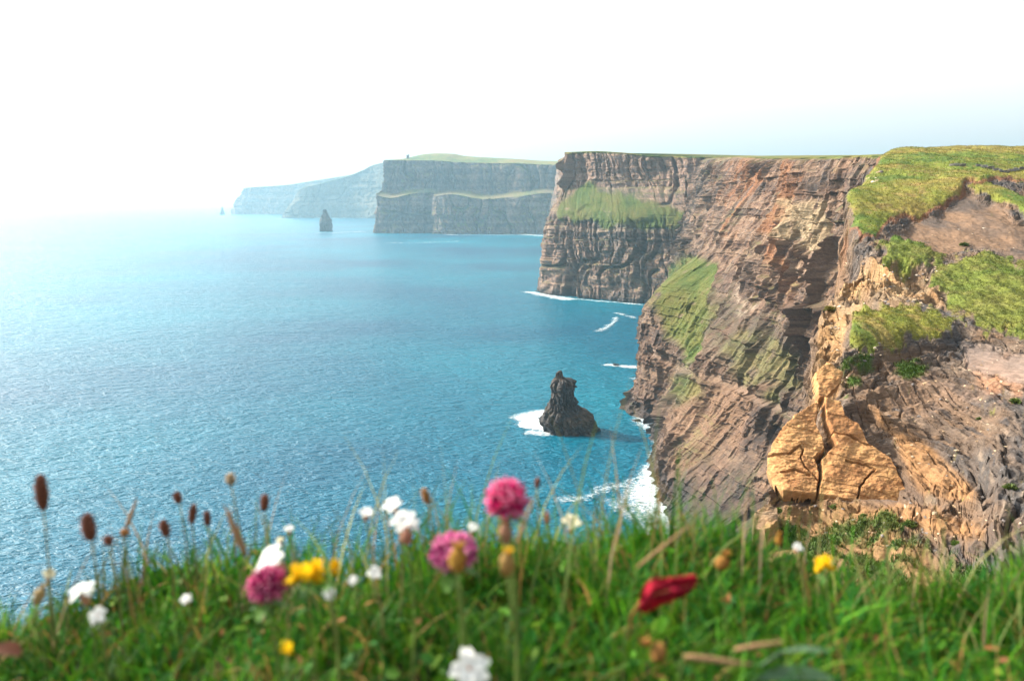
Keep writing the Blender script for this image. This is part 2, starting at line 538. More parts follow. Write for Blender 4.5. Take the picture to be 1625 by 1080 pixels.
# --- the great wall and its grassy buttress (sections run along the coast, west-facing)
def sec(Y, pts):
    return [(x, Y, z) for x, z in pts]
def flat_top(s):
    r = s[8][2]
    return s[:9] + [(s[9][0], s[9][1], r + 0.8), (s[10][0], s[10][1], r + 1.6), (s[11][0], s[11][1], r + 4)]
wall_secs = [
    sec(70,  [(30, -6), (32, 0), (36, 14), (42, 26), (48, 38), (54, 48), (60, 58), (66, 68), (70, 75), (80, 76), (200, 80), (900, 90)]),
    sec(130, [(58, -6), (60, 0), (68, 15), (76, 30), (82, 44), (86, 56), (90, 70), (93, 84), (95, 92), (106, 93), (240, 100), (900, 120)]),
    sec(190, [(68, -6), (70, 0), (82, 16), (96, 32), (100, 50), (103, 65), (105, 84), (107, 100), (109, 114), (120, 115), (250, 122), (900, 140)]),
    sec(250, [(62, -6), (64, 0), (79, 15), (91, 32), (98, 50), (103, 66), (107.5, 86), (111, 105), (113.5, 123.0), (125, 124), (260, 133), (900, 150)]),
    sec(272, [(56.5, -6), (58.5, 0), (71, 15), (85, 33), (94.5, 52), (102, 68), (108, 88), (112.5, 107), (115.6, 124.3), (128, 125), (262, 134), (900, 150)]),
    sec(300, [(58, -6), (59.5, 0), (66, 16), (78.5, 33), (91, 54), (102, 72), (109.5, 91), (115, 110), (119.2, 125.3), (131, 126.5), (265, 135), (900, 150)]),
    sec(337, [(60, -6), (61.5, 0), (67, 16), (76, 34), (88.5, 55), (103.5, 74), (111.5, 92), (119.5, 112), (124, 127), (137, 128), (270, 136), (900, 152)]),
    sec(370, [(67, -6), (68.5, 0), (74, 17), (82.5, 40), (92, 58), (107, 78), (115.5, 95), (125, 115), (129, 128.5), (142, 129.5), (272, 137), (900, 153)]),
    sec(396, [(74, -6), (75, 0), (78, 18), (83, 44), (90, 60), (107, 82), (118, 99), (129, 119), (133, 129.8), (146, 130.8), (275, 138), (900, 154)]),
    sec(424, [(62, -6), (63, 0), (69, 18), (71, 46), (76, 62), (103, 85), (118, 104), (133, 123), (138, 131), (151, 132), (280, 140), (900, 155)]),
    sec(442, [(66, -6), (67, 0), (72, 18), (75, 46), (82, 62), (107, 86), (122, 105), (136, 124), (141, 132), (154, 133), (281, 140.5), (900, 155)]),
    sec(500, [(84, -6), (86, 0), (92, 22), (100, 48), (112, 68), (124, 84), (136, 104), (147, 124), (152.5, 135.2), (165, 136.2), (290, 143), (900, 158)]),
    sec(650, [(124, -6), (126, 0), (132, 26), (138, 50), (144, 70), (151, 86), (160, 108), (170, 130), (177, 143.5), (190, 144.5), (300, 150), (900, 160)]),
    sec(860, [(160, -6), (162, 0), (166, 28), (172, 54), (178, 74), (184, 90), (192, 115), (199, 138), (206, 153), (222, 154), (320, 158), (900, 165)]),
    sec(960, [(168, -6), (170, 0), (174, 28), (180, 54), (186, 74), (192, 90), (200, 115), (207, 138), (214, 157), (230, 158), (330, 161), (900, 168)]),
]
wall_secs = [flat_top(s) for s in wall_secs]
G, us, ts = loft(wall_secs, [4, 28, 48, 44, 50, 44, 44, 36, 12, 10, 6], lambda Y: max(0.42, Y / 600.0))
Gs = G.copy()
grass = np.maximum.reduce([
    zone(Gs, [(1108, 402), (1140, 410), (1142, 470), (1130, 540), (1100, 575), (1072, 545), (1050, 505), (1036, 465)], 10, 26),
    zone(Gs, [(1078, 590), (1100, 580), (1125, 610), (1130, 640), (1100, 640)], 10, 22) * 0.8,
    0.6 * zone(Gs, [(1150, 520), (1200, 530), (1262, 560), (1275, 610), (1230, 620), (1180, 590)], 14, 40),
])
ledge = np.zeros_like(grass)
G, S, Z, d, nrm = carve(G, us, ts, 8, 3.0, 30.0, 11, 1.0, soft=grass, dip=0.0, bamp=0.62, vamp=1.5)
# an inclined hard band crosses the lower face
px, py = pix(Gs)
bd = np.abs(py - (590 + (px - 1120) * 0.42) - 8 * fbm(px / 40, py / 40, seed=3))
band = np.where((px > 1040) & (px < 1290), 1 - sstep(3, 9, bd), 0)
G = G + nrm * (band * 1.2)[..., None]
sl = slope_of(G)
col, f1, st, sp = rock_colour(S, Z, 3.0, 11, warm=0.75)
stain = np.maximum(zone(Gs, [(1180, 262), (1262, 262), (1268, 330), (1262, 385), (1215, 372), (1165, 360), (1150, 300)], 16, 40, 26) * sstep(-0.3, 0.35, fbm(S / 6, Z / 26, seed=41, octaves=5) * 1.3 + 0.05),
                   zone(Gs, [(1250, 262), (1270, 262), (1260, 400), (1275, 470), (1235, 400)], 8, 14, 20))
col = mixc(col, RUST, stain * 0.62)
pale = zone(Gs, [(1250, 318), (1335, 318), (1340, 405), (1275, 392), (1250, 352)], 5, 10, 20)
col = mixc(col, (0.31, 0.245, 0.15), pale * 0.7 * sstep(-0.2, 0.1, noise(S / 7, Z / 11, seed=77) + 0.2))
col = mixc(col, (0.30, 0.22, 0.17), band * 0.6)
warm2 = zone(Gs, [(1060, 560), (1180, 600), (1290, 640), (1280, 800), (1090, 800), (1060, 700)], 30, 30)
col = mixc(col, (0.24, 0.145, 0.085), warm2 * 0.5 * sstep(-0.2, 0.5, f1 + 0.3 * sp))
scree = zone(Gs, [(1150, 470), (1250, 500), (1300, 600), (1250, 620), (1160, 580), (1120, 540)], 14, 40)
col = mixc(col, (0.085, 0.070, 0.052), scree * 0.6 * sstep(-0.4, 0.2, sp))
white = zone(Gs, [(1165, 455), (1190, 448), (1215, 480), (1205, 500), (1180, 500)], 6, 24, 14)
col = mixc(col, (0.42, 0.36, 0.29), white * 0.45 * sstep(-0.2, 0.3, sp))
tc = mixc(turf_colour(S, Z, 14, 5), (0.052, 0.092, 0.014), 0.45 + 0 * S) * 0.72
gm = np.clip(grass * sstep(-0.25, 0.2, fbm(S / 9, Z / 6, seed=6, octaves=6) + 0.42), 0, 1)
moss = sstep(0.55, 0.85, sl) * (ts < 8)[:, None] * 0.55
gm = np.maximum(gm, moss * sstep(-0.1, 0.4, fbm(S / 20, Z / 20, seed=8)))
col = mixc(col, tc, gm)
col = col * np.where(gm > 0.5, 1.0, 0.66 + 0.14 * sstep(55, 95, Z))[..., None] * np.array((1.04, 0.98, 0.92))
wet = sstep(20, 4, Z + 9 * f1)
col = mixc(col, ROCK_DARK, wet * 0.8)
top = sstep(7.80, 8.0, ts + 0.0)[:, None] * np.ones_like(Z)
top = np.clip(top + 0.25 * noise(S / 3, Z / 3, seed=9) * (ts > 7.5)[:, None], 0, 1)
col = mixc(col, turf_colour(G[..., 0], G[..., 1], 25, 12), top)
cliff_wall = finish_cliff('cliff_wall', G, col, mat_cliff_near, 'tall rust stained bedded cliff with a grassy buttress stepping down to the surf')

# --- second headland: frontal cliff with a green ledge halfway up
def prof(bx, by, dx, dy, offs, zs):
    L = math.hypot(dx, dy)
    return [(bx + dx / L * o, by + dy / L * o, z) for o, z in zip(offs, zs)]
def head2(bx, by, dx, dy, run, rimz, up=10.0, zl=84, zt=124, west=False):
    if west:
        return prof(bx, by, dx, dy, [-2, 0, 4, 8, 12, 12 + run, 15 + run, 12 + run + up * 0.7, 12 + run + up, 18 + run + up, 30 + run + up, 60 + run],
                    [-6, 0, 30, 58, zl, zt, zt + 0.3 * (rimz - zt), zt + 0.7 * (rimz - zt), rimz, rimz, rimz - 1, rimz - 6])
    return prof(bx, by, dx, dy, [-2, 0, 4, 8, 12, 12 + run, 15 + run, 12 + run + up * 0.7, 12 + run + up, 30 + run + up, 170 + run, 900],
                [-6, 0, 30, 58, zl, zt, zt + 0.3 * (rimz - zt), zt + 0.7 * (rimz - zt), rimz, rimz + 1.5, rimz + 5, rimz + 14])
h2 = [
    head2(96, 2350, 1, 0.1, 10, 205, 10, west=True),
    head2(64, 1500, 1, 0.05, 8, 173, 8, west=True),
    head2(40, 1120, 1, 0.1, 12, 168, 8, west=True),
    head2(31, 1000, 1, 0.25, 20, 166, 8, west=True),
    head2(29.5, 955, 0.8, 0.6, 30, 165, 8),
    head2(45, 934, 0.35, 0.93, 40, 166.5, 8),
    head2(85, 902, 0.12, 1, 42, 166, 8),
    head2(120, 872, 0.05, 1, 42, 163, 8),
    head2(150, 852, 0.0, 1, 38, 158.5, 8),
    head2(180, 838, 0.0, 1, 26, 156, 8),
    head2(205, 828, 0.0, 1, 18, 154.5, 8),
    head2(290, 820, 0.0, 1, 15, 154, 8),
]
G, us, ts = loft(h2, [3, 24, 24, 22, 40, 12, 14, 14, 8, 6, 4], lambda Y: max(1.0, Y / 900.0 if Y < 1060 else 6.0))
Gs = G.copy()
px, py = pix(Gs)
green = zone(Gs, [(878, 350), (884, 325), (905, 300), (945, 292), (990, 306), (1040, 320), (1090, 330), (1112, 345), (1100, 372), (1040, 362), (960, 356), (900, 352)], 5, 14, 30)
green = green * (np.where((ts >= 3.6) & (ts <= 5.6), 1, 0))[:, None]
G, S, Z, d, nrm = carve(G, us, ts, 8, 4.2, 40.0, 23, 1.0, soft=np.maximum(green, 0), gamp=1.2, bamp=0.62, vamp=1.6)
sl = slope_of(G)
col, f1, st, sp = rock_colour(S, Z, 4.2, 23, warm=0.45)
hi = sstep(118, 130, Z)
col = mixc(col, (0.21, 0.135, 0.10), hi * 0.5)
tc = mixc(turf_colour(S, Z, 22, 15), (0.052, 0.092, 0.014), 0.45 + 0 * S) * 0.72
gm = green * sstep(-0.35, 0.1, fbm(S / 22, Z / 12, seed=16, octaves=6) + 0.42)
gm = np.maximum(gm, 0.5 * sstep(0.55, 0.85, sl) * (ts < 7.8)[:, None])
col = mixc(col, tc, gm)
col = mixc(col, ROCK_DARK, 0.85 * sstep(14, 3, Z + 8 * f1))
col = mixc(col, turf_colour(G[..., 0], G[..., 1], 40, 18), (sstep(7.60, 7.9, ts)[:, None]) * np.ones_like(Z))
headland_two = finish_cliff('headland', G, col, mat_cliff_mid, 'brown grey headland with a green grassy ledge running across its middle')

# --- third headland: hazy double-stepped cliff with the tower on top
def head3(bx, by, dx, dy, run, rimz, ledge=122, inl=40, hill=30, west=False):
    if west:
        s = head3(bx, by, dx, dy, run, rimz, ledge)
        q = prof(bx, by, dx, dy, [60 + run, 80 + run, 120 + run], [rimz + 1, rimz, rimz - 8])
        return s[:9] + q
    return prof(bx, by, dx, dy, [-4, 0, 8, 16, 22, 22 + run, 30 + run, 40 + run, 50 + run, 80 + run, 330 + run, 1500],
                [-8, 0, 40, 85, ledge, ledge + 14, ledge + 14 + 0.35 * (rimz - ledge - 14), ledge + 14 + 0.75 * (rimz - ledge - 14), rimz, rimz + 3, rimz + hill, rimz + hill - 10])
h3 = [
    head3(-470, 3700, 1, 0, 20, 235, west=True),
    head3(-475, 3050, 1, 0.1, 20, 238, west=True),
    head3(-468, 2760, 1, 0.3, 24, 240, west=True),
    head3(-456, 2648, 0.3, 0.95, 40, 240, hill=5),
    head3(-400, 2632, 0.1, 1, 45, 240, hill=14),
    head3(-320, 2640, 0, 1, 50, 240, hill=34),
    head3(-268, 2668, 0, 1, 30, 240, hill=38),
    head3(-250, 2606, 0.1, 1, 90, 238, 124, hill=38),
    head3(-200, 2590, 0.05, 1, 120, 236, hill=34),
    head3(-90, 2582, 0.02, 1, 110, 232, hill=30),
    head3(20, 2570, 0, 1, 90, 229, hill=26),
    head3(110, 2556, 0, 1, 85, 224, hill=24),
    head3(190, 2540, 0, 1, 80, 222, hill=24),
    head3(420, 2540, 0, 1, 80, 222, hill=24),
]
_r = np.random.default_rng(5)
h3 = [[(x, y, z + (dz if 2 <= i <= 6 else 0)) for i, (x, y, z) in enumerate(s)] for s, dz in zip(h3, [0, 4, -6, 2, -10, 5, 8, -4, 3, -12, -4, 6, -6, 0])]
G, us, ts = loft(h3, [2, 12, 13, 12, 14, 10, 10, 12, 5, 8, 6], 3.0)
G, S, Z, d, nrm = carve(G, us, ts, 8, 9.0, 90.0, 37, 1.0, gamp=1.3, bamp=0.55, vamp=1.8)
sl = slope_of(G)
col, f1, st, sp = rock_colour(S, Z, 9.0, 37, warm=0.35)
col = mixc(col, ROCK_GREY, 0.3)
gm = sstep(0.45, 0.75, sl) * np.clip(0.55 + 0.9 * f1, 0, 0.9)
col = mixc(col, turf_colour(S, Z, 60, 25), gm)
col = mixc(col, turf_colour(G[..., 0], G[..., 1], 90, 26), sstep(7.8, 8.0, ts)[:, None] * np.ones_like(Z))
headland_three = finish_cliff('headland', G, col, mat_cliff_far, 'hazy blue stepped headland below the small tower behind the far sea stack')

# --- fourth and fifth headlands, fading out
def headf(bx, by, dx, dy, rimz, low=0.5):
    return prof(bx, by, dx, dy, [-8, 0, 15, 30, 45, 60, 75, 90, 105, 160, 600, 2000],
                [-10, 0, rimz * 0.2, rimz * 0.38, rimz * 0.52, rimz * 0.64, rimz * 0.78, rimz * 0.9, rimz, rimz + 2, rimz + 8, rimz + 8])
h4 = [
    headf(-1560, 5900, 1, 0, 180), headf(-1420, 5100, 1, 0.2, 130), headf(-1362, 4830, 0.9, 0.45, 108), headf(-1340, 4765, 0.5, 0.85, 112),
    headf(-1270, 4740, 0.1, 1, 165), headf(-1150, 4760, 0, 1, 200), headf(-1020, 4790, 0, 1, 236), headf(-900, 4760, 0.05, 1, 280),
    headf(-820, 4700, 0.1, 1, 312), headf(-700, 4600, 0.2, 1, 325), headf(-350, 4600, 0, 1, 325),
]
G, us, ts = loft(h4, [2, 6, 6, 6, 6, 6, 6, 6, 5, 8, 6], 6.0)
G, S, Z, d, nrm = carve(G, us, ts, 8, 14.0, 130.0, 51, 1.0)
col, f1, st, sp = rock_colour(S, Z, 14.0, 51, warm=0.3)
col = mixc(col, (0.035, 0.045, 0.025), 0.6)
col = mixc(col, turf_colour(G[..., 0], G[..., 1], 150, 28), sstep(7.6, 8.0, ts)[:, None] * np.ones_like(Z))
headland_four = finish_cliff('headland', G, col, mat_cliff_far, 'pale blue headland with a sloping top left of the tower cliff')
h5 = [
    headf(-2200, 7600, 1, 0, 200), headf(-2100, 6300, 1, 0.2, 195), headf(-2062, 5975, 0.8, 0.6, 192), headf(-1950, 5930, 0.1, 1, 196),
    headf(-1700, 5930, 0, 1, 212), headf(-1450, 5900, 0, 1, 245), headf(-1200, 5900, 0, 1, 285), headf(-900, 5850, 0, 1, 330), headf(-300, 5800, 0, 1, 340),
]
G, us, ts = loft(h5, [2, 6, 6, 6, 6, 6, 6, 6, 5, 8, 6], 8.0)
G, S, Z, d, nrm = carve(G, us, ts, 8, 16.0, 150.0, 61, 1.0)
col, f1, st, sp = rock_colour(S, Z, 16.0, 61, warm=0.3)
col = mixc(col, turf_colour(G[..., 0], G[..., 1], 150, 29), sstep(7.6, 8.0, ts)[:, None] * np.ones_like(Z))
headland_five = finish_cliff('headland', G, col, mat_cliff_far, 'farthest faint headland whose tip meets the white horizon')

# --- sea stacks
def stack(name, base, rows, size, seed, mat, label, turf=False, nseg=90, rowstep=0.5):
    """rows: (z, centre dx, half width x, half depth y)."""
    rows = np.array(rows, float)
    zs = np.linspace(rows[0, 0], rows[-1, 0], int((rows[-1, 0] - rows[0, 0]) / rowstep) + 2)
    R = pchip(rows[:, 0], rows[:, 1:], zs)
    th = np.linspace(0, 2 * np.pi, nseg, endpoint=False)
    TH, ZZ = np.meshgrid(th, zs)
    cx, hx, hy = R[:, 0][:, None], 0.93 * R[:, 1][:, None], R[:, 2][:, None]
    sq = 1.0 / np.maximum(np.abs(np.cos(TH)), np.abs(np.sin(TH))) ** 0.25
    X = np.cos(TH) * sq; Yv = np.sin(TH) * sq
    a, b, c = np.cos(TH) * hx / size, np.sin(TH) * hy / size, ZZ / size
    dd = 0.8 * fbm(a * 0.5, b * 0.5, c * 0.4, 4, seed) + 0.30 * (_h(np.floor(ZZ / (size * 0.7) + 0.6 * noise(a, b, seed=seed + 4)), np.floor(a * 0.8), np.floor(b * 0.8), seed) - 0.5)
    fold = 1 - np.abs(noise(TH * 3.3 + 40, ZZ / (size * 7), seed=seed + 7)) * 2
    dd = dd - 0.75 * np.clip(fold, 0, 1) + 0.3
    cv, ce = cells(TH * 2.6 + 0.3 * c, ZZ / (size * 1.1) + 0.4 * a, seed + 9)
    dd = dd + 0.6 * (cv - 0.5) - 0.3 * (1 - sstep(0, 0.12, ce))
    r = size * dd * np.minimum(1, np.minimum(hx, hy) / (1.2 * size))
    V = np.stack([base[0] + cx + X * hx + np.cos(TH) * r, base[1] + Yv * hy + np.sin(TH) * r, ZZ + 0 * X], -1)
    nr = len(zs)
    Vf = np.concatenate([V.reshape(-1, 3), [[base[0] + R[-1, 0], base[1], zs[-1] + 0.15 * size]]])
    S = TH * hx
    c, f1, st, sp = rock_colour(S, ZZ, size, seed, warm=0.1)
    c = mixc(c, (0.022, 0.019, 0.018), 0.80)
    c = mixc(c, (0.17, 0.11, 0.05), sstep(0.1, 0.5, f1) * 0.35)
    c = mixc(c, (0.014, 0.014, 0.015), 0.7 * sstep(6, 1.5, ZZ))
    cf = np.concatenate([c.reshape(-1, 3), c[-1:, 0]])
    F = grid_faces(nr, nseg, wrap=True)
    me = bpy.data.meshes.new(name)
    last = (nr - 1) * nseg
    me.from_pydata(Vf.tolist(), [], F.tolist() + [(last + k, last + (k + 1) % nseg, nr * nseg) for k in range(nseg)])
    at_ = me.attributes.new('tint', 'FLOAT_COLOR', 'POINT')
    at_.data.foreach_set('color', np.concatenate([cf, np.ones((len(cf), 1))], 1).astype(np.float32).ravel())
    me.update()
    return tag(link(name, me, mat), label, 'sea stack', 'sea stacks standing off the cliffs')
mat_stack = rock_mat('dark_wet_rock', 0.9, 0.5, rough=0.7)
b = at_sea(905, 683)
stack('sea_stack', b, [(-3, 0, 14.0, 9.5), (0.5, 0, 13.2, 9), (3, -0.6, 13.2, 8.6), (5.3, -1.1, 12.8, 8.2), (7.2, -1.1, 11.8, 7.4), (9.2, -1.2, 10.2, 6.8), (10.6, -2.2, 8.4, 6.2), (13.4, -3.3, 6.7, 5.6), (17, -3.4, 5.9, 5.0),
                       (20.9, -3.3, 5.4, 4.4), (23.2, -3.0, 5.0, 3.8), (24.4, -3.2, 4.2, 3.2), (25.1, -4.6, 2.3, 2.0), (26, -5.2, 1.5, 1.4), (27.4, -5.1, 1.35, 1.3), (28.4, -4.9, 0.8, 0.8)],
      2.4, 71, mat_stack, 'jagged black sea stack with white surf breaking on its flank below the cliffs', rowstep=0.22, nseg=150)
b = at_sea(517, 367)
stack('sea_stack', b, [(-4, 0, 24, 20), (0, 0, 23, 19), (8, 0, 22, 18), (22, 1, 22.5, 18), (34, 1, 21, 17), (44, -1, 15, 13), (52, -2, 11, 10), (60, -3, 8.5, 8), (68, -4, 6, 6), (75, -4, 3.0, 3)],
      6.0, 81, mat_stack, 'slender hazy sea stack standing alone before the far headlands', rowstep=1.2)
b = at_sea(352, 340.5)
stack('sea_stack', b, [(-4, 0, 20, 20), (0, 0, 19, 20), (15, 1, 14, 15), (30, 2, 9, 10), (45, 2, 5, 5), (54, 2, 2, 2)], 8.0, 85, mat_stack,
      'tiny pointed sea stack just off the tip of the farthest headland', rowstep=3.0, nseg=40)
# ------------------------------------------------------------------ near hillside: eroded slope, turf, ochre rock
RIM = [(1150, 1050, 33), (1178, 905, 38), (1192, 842, 42), (1228, 745, 45), (1250, 690, 48.5), (1296, 634, 53), (1302, 592, 56), (1312, 548, 60), (1302, 506, 68),
       (1326, 455, 80), (1347, 420, 88), (1372, 384, 100), (1352, 347, 112), (1340, 314, 125), (1372, 276, 150), (1398, 247, 186), (1410, 243, 235)]
rimP = np.array([at(*r) for r in RIM])
CTRL = [(1625, 900, 30), (1500, 900, 33), (1350, 900, 36), (1250, 900, 37), (1625, 800, 34), (1500, 800, 39), (1400, 812, 42), (1300, 787, 44.5), (1300, 700, 47.5), (1400, 700, 48.5), (1500, 700, 47),
        (1625, 700, 43), (1330, 640, 52), (1420, 630, 54), (1520, 625, 54), (1625, 620, 52), (1400, 580, 59), (1520, 560, 62), (1625, 565, 60), (1355, 530, 62), (1430, 498, 70), (1510, 532, 65),
        (1560, 512, 71), (1625, 520, 69), (1480, 472, 82), (1550, 450, 84), (1625, 440, 85), (1400, 430, 88), (1420, 397, 98), (1500, 410, 95), (1560, 397, 100), (1625, 402, 100), (1450, 370, 108),
        (1550, 350, 112), (1625, 340, 115), (1420, 342, 118), (1480, 332, 122), (1540, 308, 126), (1625, 296, 130), (1400, 302, 135), (1500, 285, 141), (1600, 272, 150), (1450, 258, 166), (1550, 252, 175),
        (1625, 250, 180), (1440, 240, 196), (1530, 237, 205), (1625, 236.5, 205), (1800, 900, 28), (1800, 700, 40), (1800, 500, 72), (1800, 380, 105), (1800, 290, 140), (1800, 240, 205), (2100, 800, 30),
        (2100, 500, 72), (2100, 300, 140), (2100, 240, 215), (1450, 238, 240), (1625, 236, 250), (1900, 234, 250), (1350, 1000, 31), (1500, 1000, 29), (1700, 1000, 27)]
cp = np.array([at(*c) for c in CTRL] + [at(r[0] + 4, r[1], r[2]) for r in RIM])
Q = np.stack([cp[:, 0] / cp[:, 1] * 60, np.log(cp[:, 1]) * 60], 1)      # fan coordinates: distance grows with depth
VAL = (EYE - cp[:, 2]) / cp[:, 1] * 100
def _k(r):
    return np.where(r > 0, r * r * np.log(np.maximum(r, 1e-9)), 0)
n_ = len(Q)
A = np.zeros((n_ + 3, n_ + 3))
A[:n_, :n_] = _k(np.linalg.norm(Q[:, None] - Q[None], axis=-1)) + np.eye(n_) * 1.5
A[:n_, n_] = 1; A[:n_, n_ + 1:] = Q; A[n_, :n_] = 1; A[n_ + 1:, :n_] = Q.T
sol = np.linalg.solve(A, np.concatenate([VAL, [0, 0, 0]]))
def base_height(x, y):
    q0, q1 = x / y * 60, np.log(y) * 60
    r = sol[n_] + sol[n_ + 1] * q0 + sol[n_ + 2] * q1
    for i in range(n_):
        r = r + sol[i] * _k(np.hypot(q0 - Q[i, 0], q1 - Q[i, 1]))
    return EYE - r / 100 * y

Z_TURF_UP = [(1398, 238), (1440, 226), (1720, 220), (1720, 262), (1625, 283), (1575, 287), (1535, 297), (1508, 315), (1482, 334), (1440, 346), (1412, 354), (1388, 376), (1362, 374), (1346, 344), (1330, 312), (1365, 280), (1392, 262)]
Z_TURF_RIB = [(1530, 298), (1575, 288), (1610, 300), (1640, 320), (1640, 345), (1600, 322), (1565, 305)]
Z_EARTH = [(1408, 362), (1480, 342), (1530, 304), (1570, 310), (1625, 345), (1720, 360), (1720, 425), (1600, 408), (1540, 385), (1500, 398), (1430, 376)]
Z_TURF_A = [(1395, 388), (1440, 374), (1492, 386), (1500, 402), (1470, 424), (1430, 420), (1405, 412)]
Z_TURF_B = [(1475, 432), (1500, 412), (1520, 402), (1570, 396), (1625, 424), (1720, 432), (1720, 545), (1610, 535), (1545, 518), (1500, 480)]
Z_MOUND = [(1345, 512), (1370, 492), (1420, 484), (1480, 490), (1520, 514), (1508, 534), (1450, 536), (1420, 556), (1385, 568), (1345, 540)]
Z_PATH = [(1525, 540), (1625, 560), (1720, 578), (1720, 612), (1625, 600), (1540, 575)]
Z_HOODOO = [(1322, 445), (1350, 396), (1400, 418), (1475, 430), (1502, 480), (1420, 486), (1348, 506), (1318, 572), (1340, 600), (1295, 632), (1290, 590), (1300, 500)]
Z_VEG = [(1200, 792), (1300, 786), (1390, 815), (1450, 850), (1520, 872), (1640, 885), (1640, 1050), (1140, 1050), (1180, 860)]
Z_SPOTS = [[(1418, 575), (1445, 566), (1476, 578), (1460, 598), (1430, 602)], [(1338, 592), (1362, 588), (1366, 604), (1344, 608)], [(1330, 560), (1370, 560), (1390, 574), (1340, 578)]]

SLABS = [   # outline, thickness, cracks cut into the plate, label
    ([(1299, 638), (1268, 655), (1243, 680), (1230, 701), (1219, 728), (1217, 752), (1229, 772), (1243, 785), (1295, 785), (1299, 760), (1298, 741), (1291, 729), (1308, 714), (1304, 696), (1294, 674), (1297, 655)], 0.55,
     [[(1214, 730), (1236, 727), (1252, 722), (1268, 711), (1274, 716), (1270, 728), (1276, 742), (1286, 752), (1298, 762)], [(1240, 752), (1262, 748), (1284, 756)]], 'rounded ochre slab on the seaward side of the crack'),
    ([(1306, 632), (1333, 640), (1340, 663), (1360, 674), (1377, 706), (1411, 733), (1428, 767), (1440, 792), (1478, 812), (1470, 822), (1425, 815), (1384, 810), (1340, 798), (1299, 786), (1303, 760), (1304, 741), (1302, 732), (1326, 708), (1311, 668)], 0.6,
     [[(1358, 800), (1362, 778), (1372, 764), (1386, 750), (1372, 742), (1340, 736)], [(1320, 690), (1350, 696), (1380, 712)]], 'smooth tapering ochre slab on the landward side of the crack'),
    ([(1294, 592), (1312, 577), (1337, 594), (1330, 612), (1312, 630), (1298, 634)], 0.4, [], 'crumbling orange knob above the crack'),
    ([(1196, 822), (1215, 806), (1232, 812), (1236, 838), (1215, 858), (1194, 850)], 0.45, [], 'pale rock knob at the edge of the drop'),
]
Z_RIB = [(1378, 640), (1402, 656), (1424, 682), (1465, 702), (1515, 745), (1554, 788), (1513, 794), (1470, 782), (1443, 752), (1430, 722), (1420, 700)]
Z_BAND = [(1300, 790), (1388, 812), (1440, 798), (1480, 812), (1560, 838), (1545, 856), (1490, 845), (1440, 832), (1395, 830), (1340, 812)]
Z_OCHRE_SOIL = [(1225, 800), (1300, 560), (1345, 570), (1420, 680), (1470, 700), (1560, 790), (1580, 850), (1450, 850), (1330, 830)]

def seg_lin(a, b, n):
    return np.linspace(a, b, n, endpoint=False)
aa = np.concatenate([seg_lin(0.20, 0.27, 30), seg_lin(0.27, 0.64, 350), seg_lin(0.64, 1.5, 60), [1.5]])
Yr = np.concatenate([np.geomspace(24, 40, 110, endpoint=False), np.geomspace(40, 66, 330, endpoint=False), np.geomspace(66, 135, 300, endpoint=False), np.geomspace(135, 260, 130)])
AA, YY = np.meshgrid(aa, Yr)
XX = AA * YY
H = base_height(XX, YY)
H0 = H.copy()
Gp = np.stack([XX, YY, H], -1)
px, py = pix(Gp)
turf_up = zone(Gp, Z_TURF_UP, 6, 9, 26, 101)
rib = zone(Gp, Z_TURF_RIB, 4, 8, 26, 102)
earth = zone(Gp, Z_EARTH, 6, 10, 26, 103)
turf_a = zone(Gp, Z_TURF_A, 13, 16, 18, 104)
turf_b = zone(Gp, Z_TURF_B, 16, 18, 24, 105)
mound = zone(Gp, Z_MOUND, 12, 12, 24, 106)
path = zone(Gp, Z_PATH, 6, 12, 30, 107)
hood = zone(Gp, Z_HOODOO, 10, 12, 20, 108)
veg = zone(Gp, Z_VEG, 14, 26, 30, 109)
spots = np.maximum.reduce([zone(Gp, p, 5, 10, 12, 110 + i) for i, p in enumerate(Z_SPOTS)])
turf = np.maximum.reduce([turf_up, rib, turf_a, turf_b, mound])
# steps and humps: turf stands proud of the washed-out earth around it
wide = lambda p, s, sd: zone(Gp, p, s, 10, 26, sd)
H = H + 0.45 * zone(Gp, Z_TURF_UP, 8, 9, 24, 101) + 0.3 * rib + 0.25 * wide(Z_TURF_A, 16, 104) + 0.3 * wide(Z_TURF_B, 20, 105) + 0.40 * wide(Z_MOUND, 18, 106)
H = H + 0.45 * zone(Gp, Z_RIB, 6, 5, 24, 111) + 0.25 * zone(Gp, Z_BAND, 6, 8, 24, 112)
H = H - 0.75 * earth - 0.35 * path
H = H + turf_a * 0.5 * fbm(XX / 2.0, YY / 3, seed=120) + turf_b * (0.9 * fbm(XX / 3.2, YY / 6.5, seed=121, octaves=4)) + turf_up * (0.9 * fbm(XX / 8, YY / 11, seed=122, octaves=4) + 0.22 * fbm(XX / 1.2, YY / 1.6, seed=123))
H = H + (turf_a + turf_b + mound) * 0.24 * fbm(XX / 0.8, YY / 1.1, seed=124, octaves=3)
H = H + earth * 0.7 * fbm(XX / 3.5, YY / 6, seed=125, octaves=5) + path * 0.05 * fbm(XX / 0.6, YY / 0.6, seed=126)
slabm = np.maximum.reduce([zone(Gp, s_[0], 2.5, 3, 14, 160) for s_ in SLABS])
bare = np.clip(1 - np.maximum.reduce([turf, earth, path, 0.5 * veg, 0.65 * spots]), 0, 1) * (1 - 0.8 * slabm)
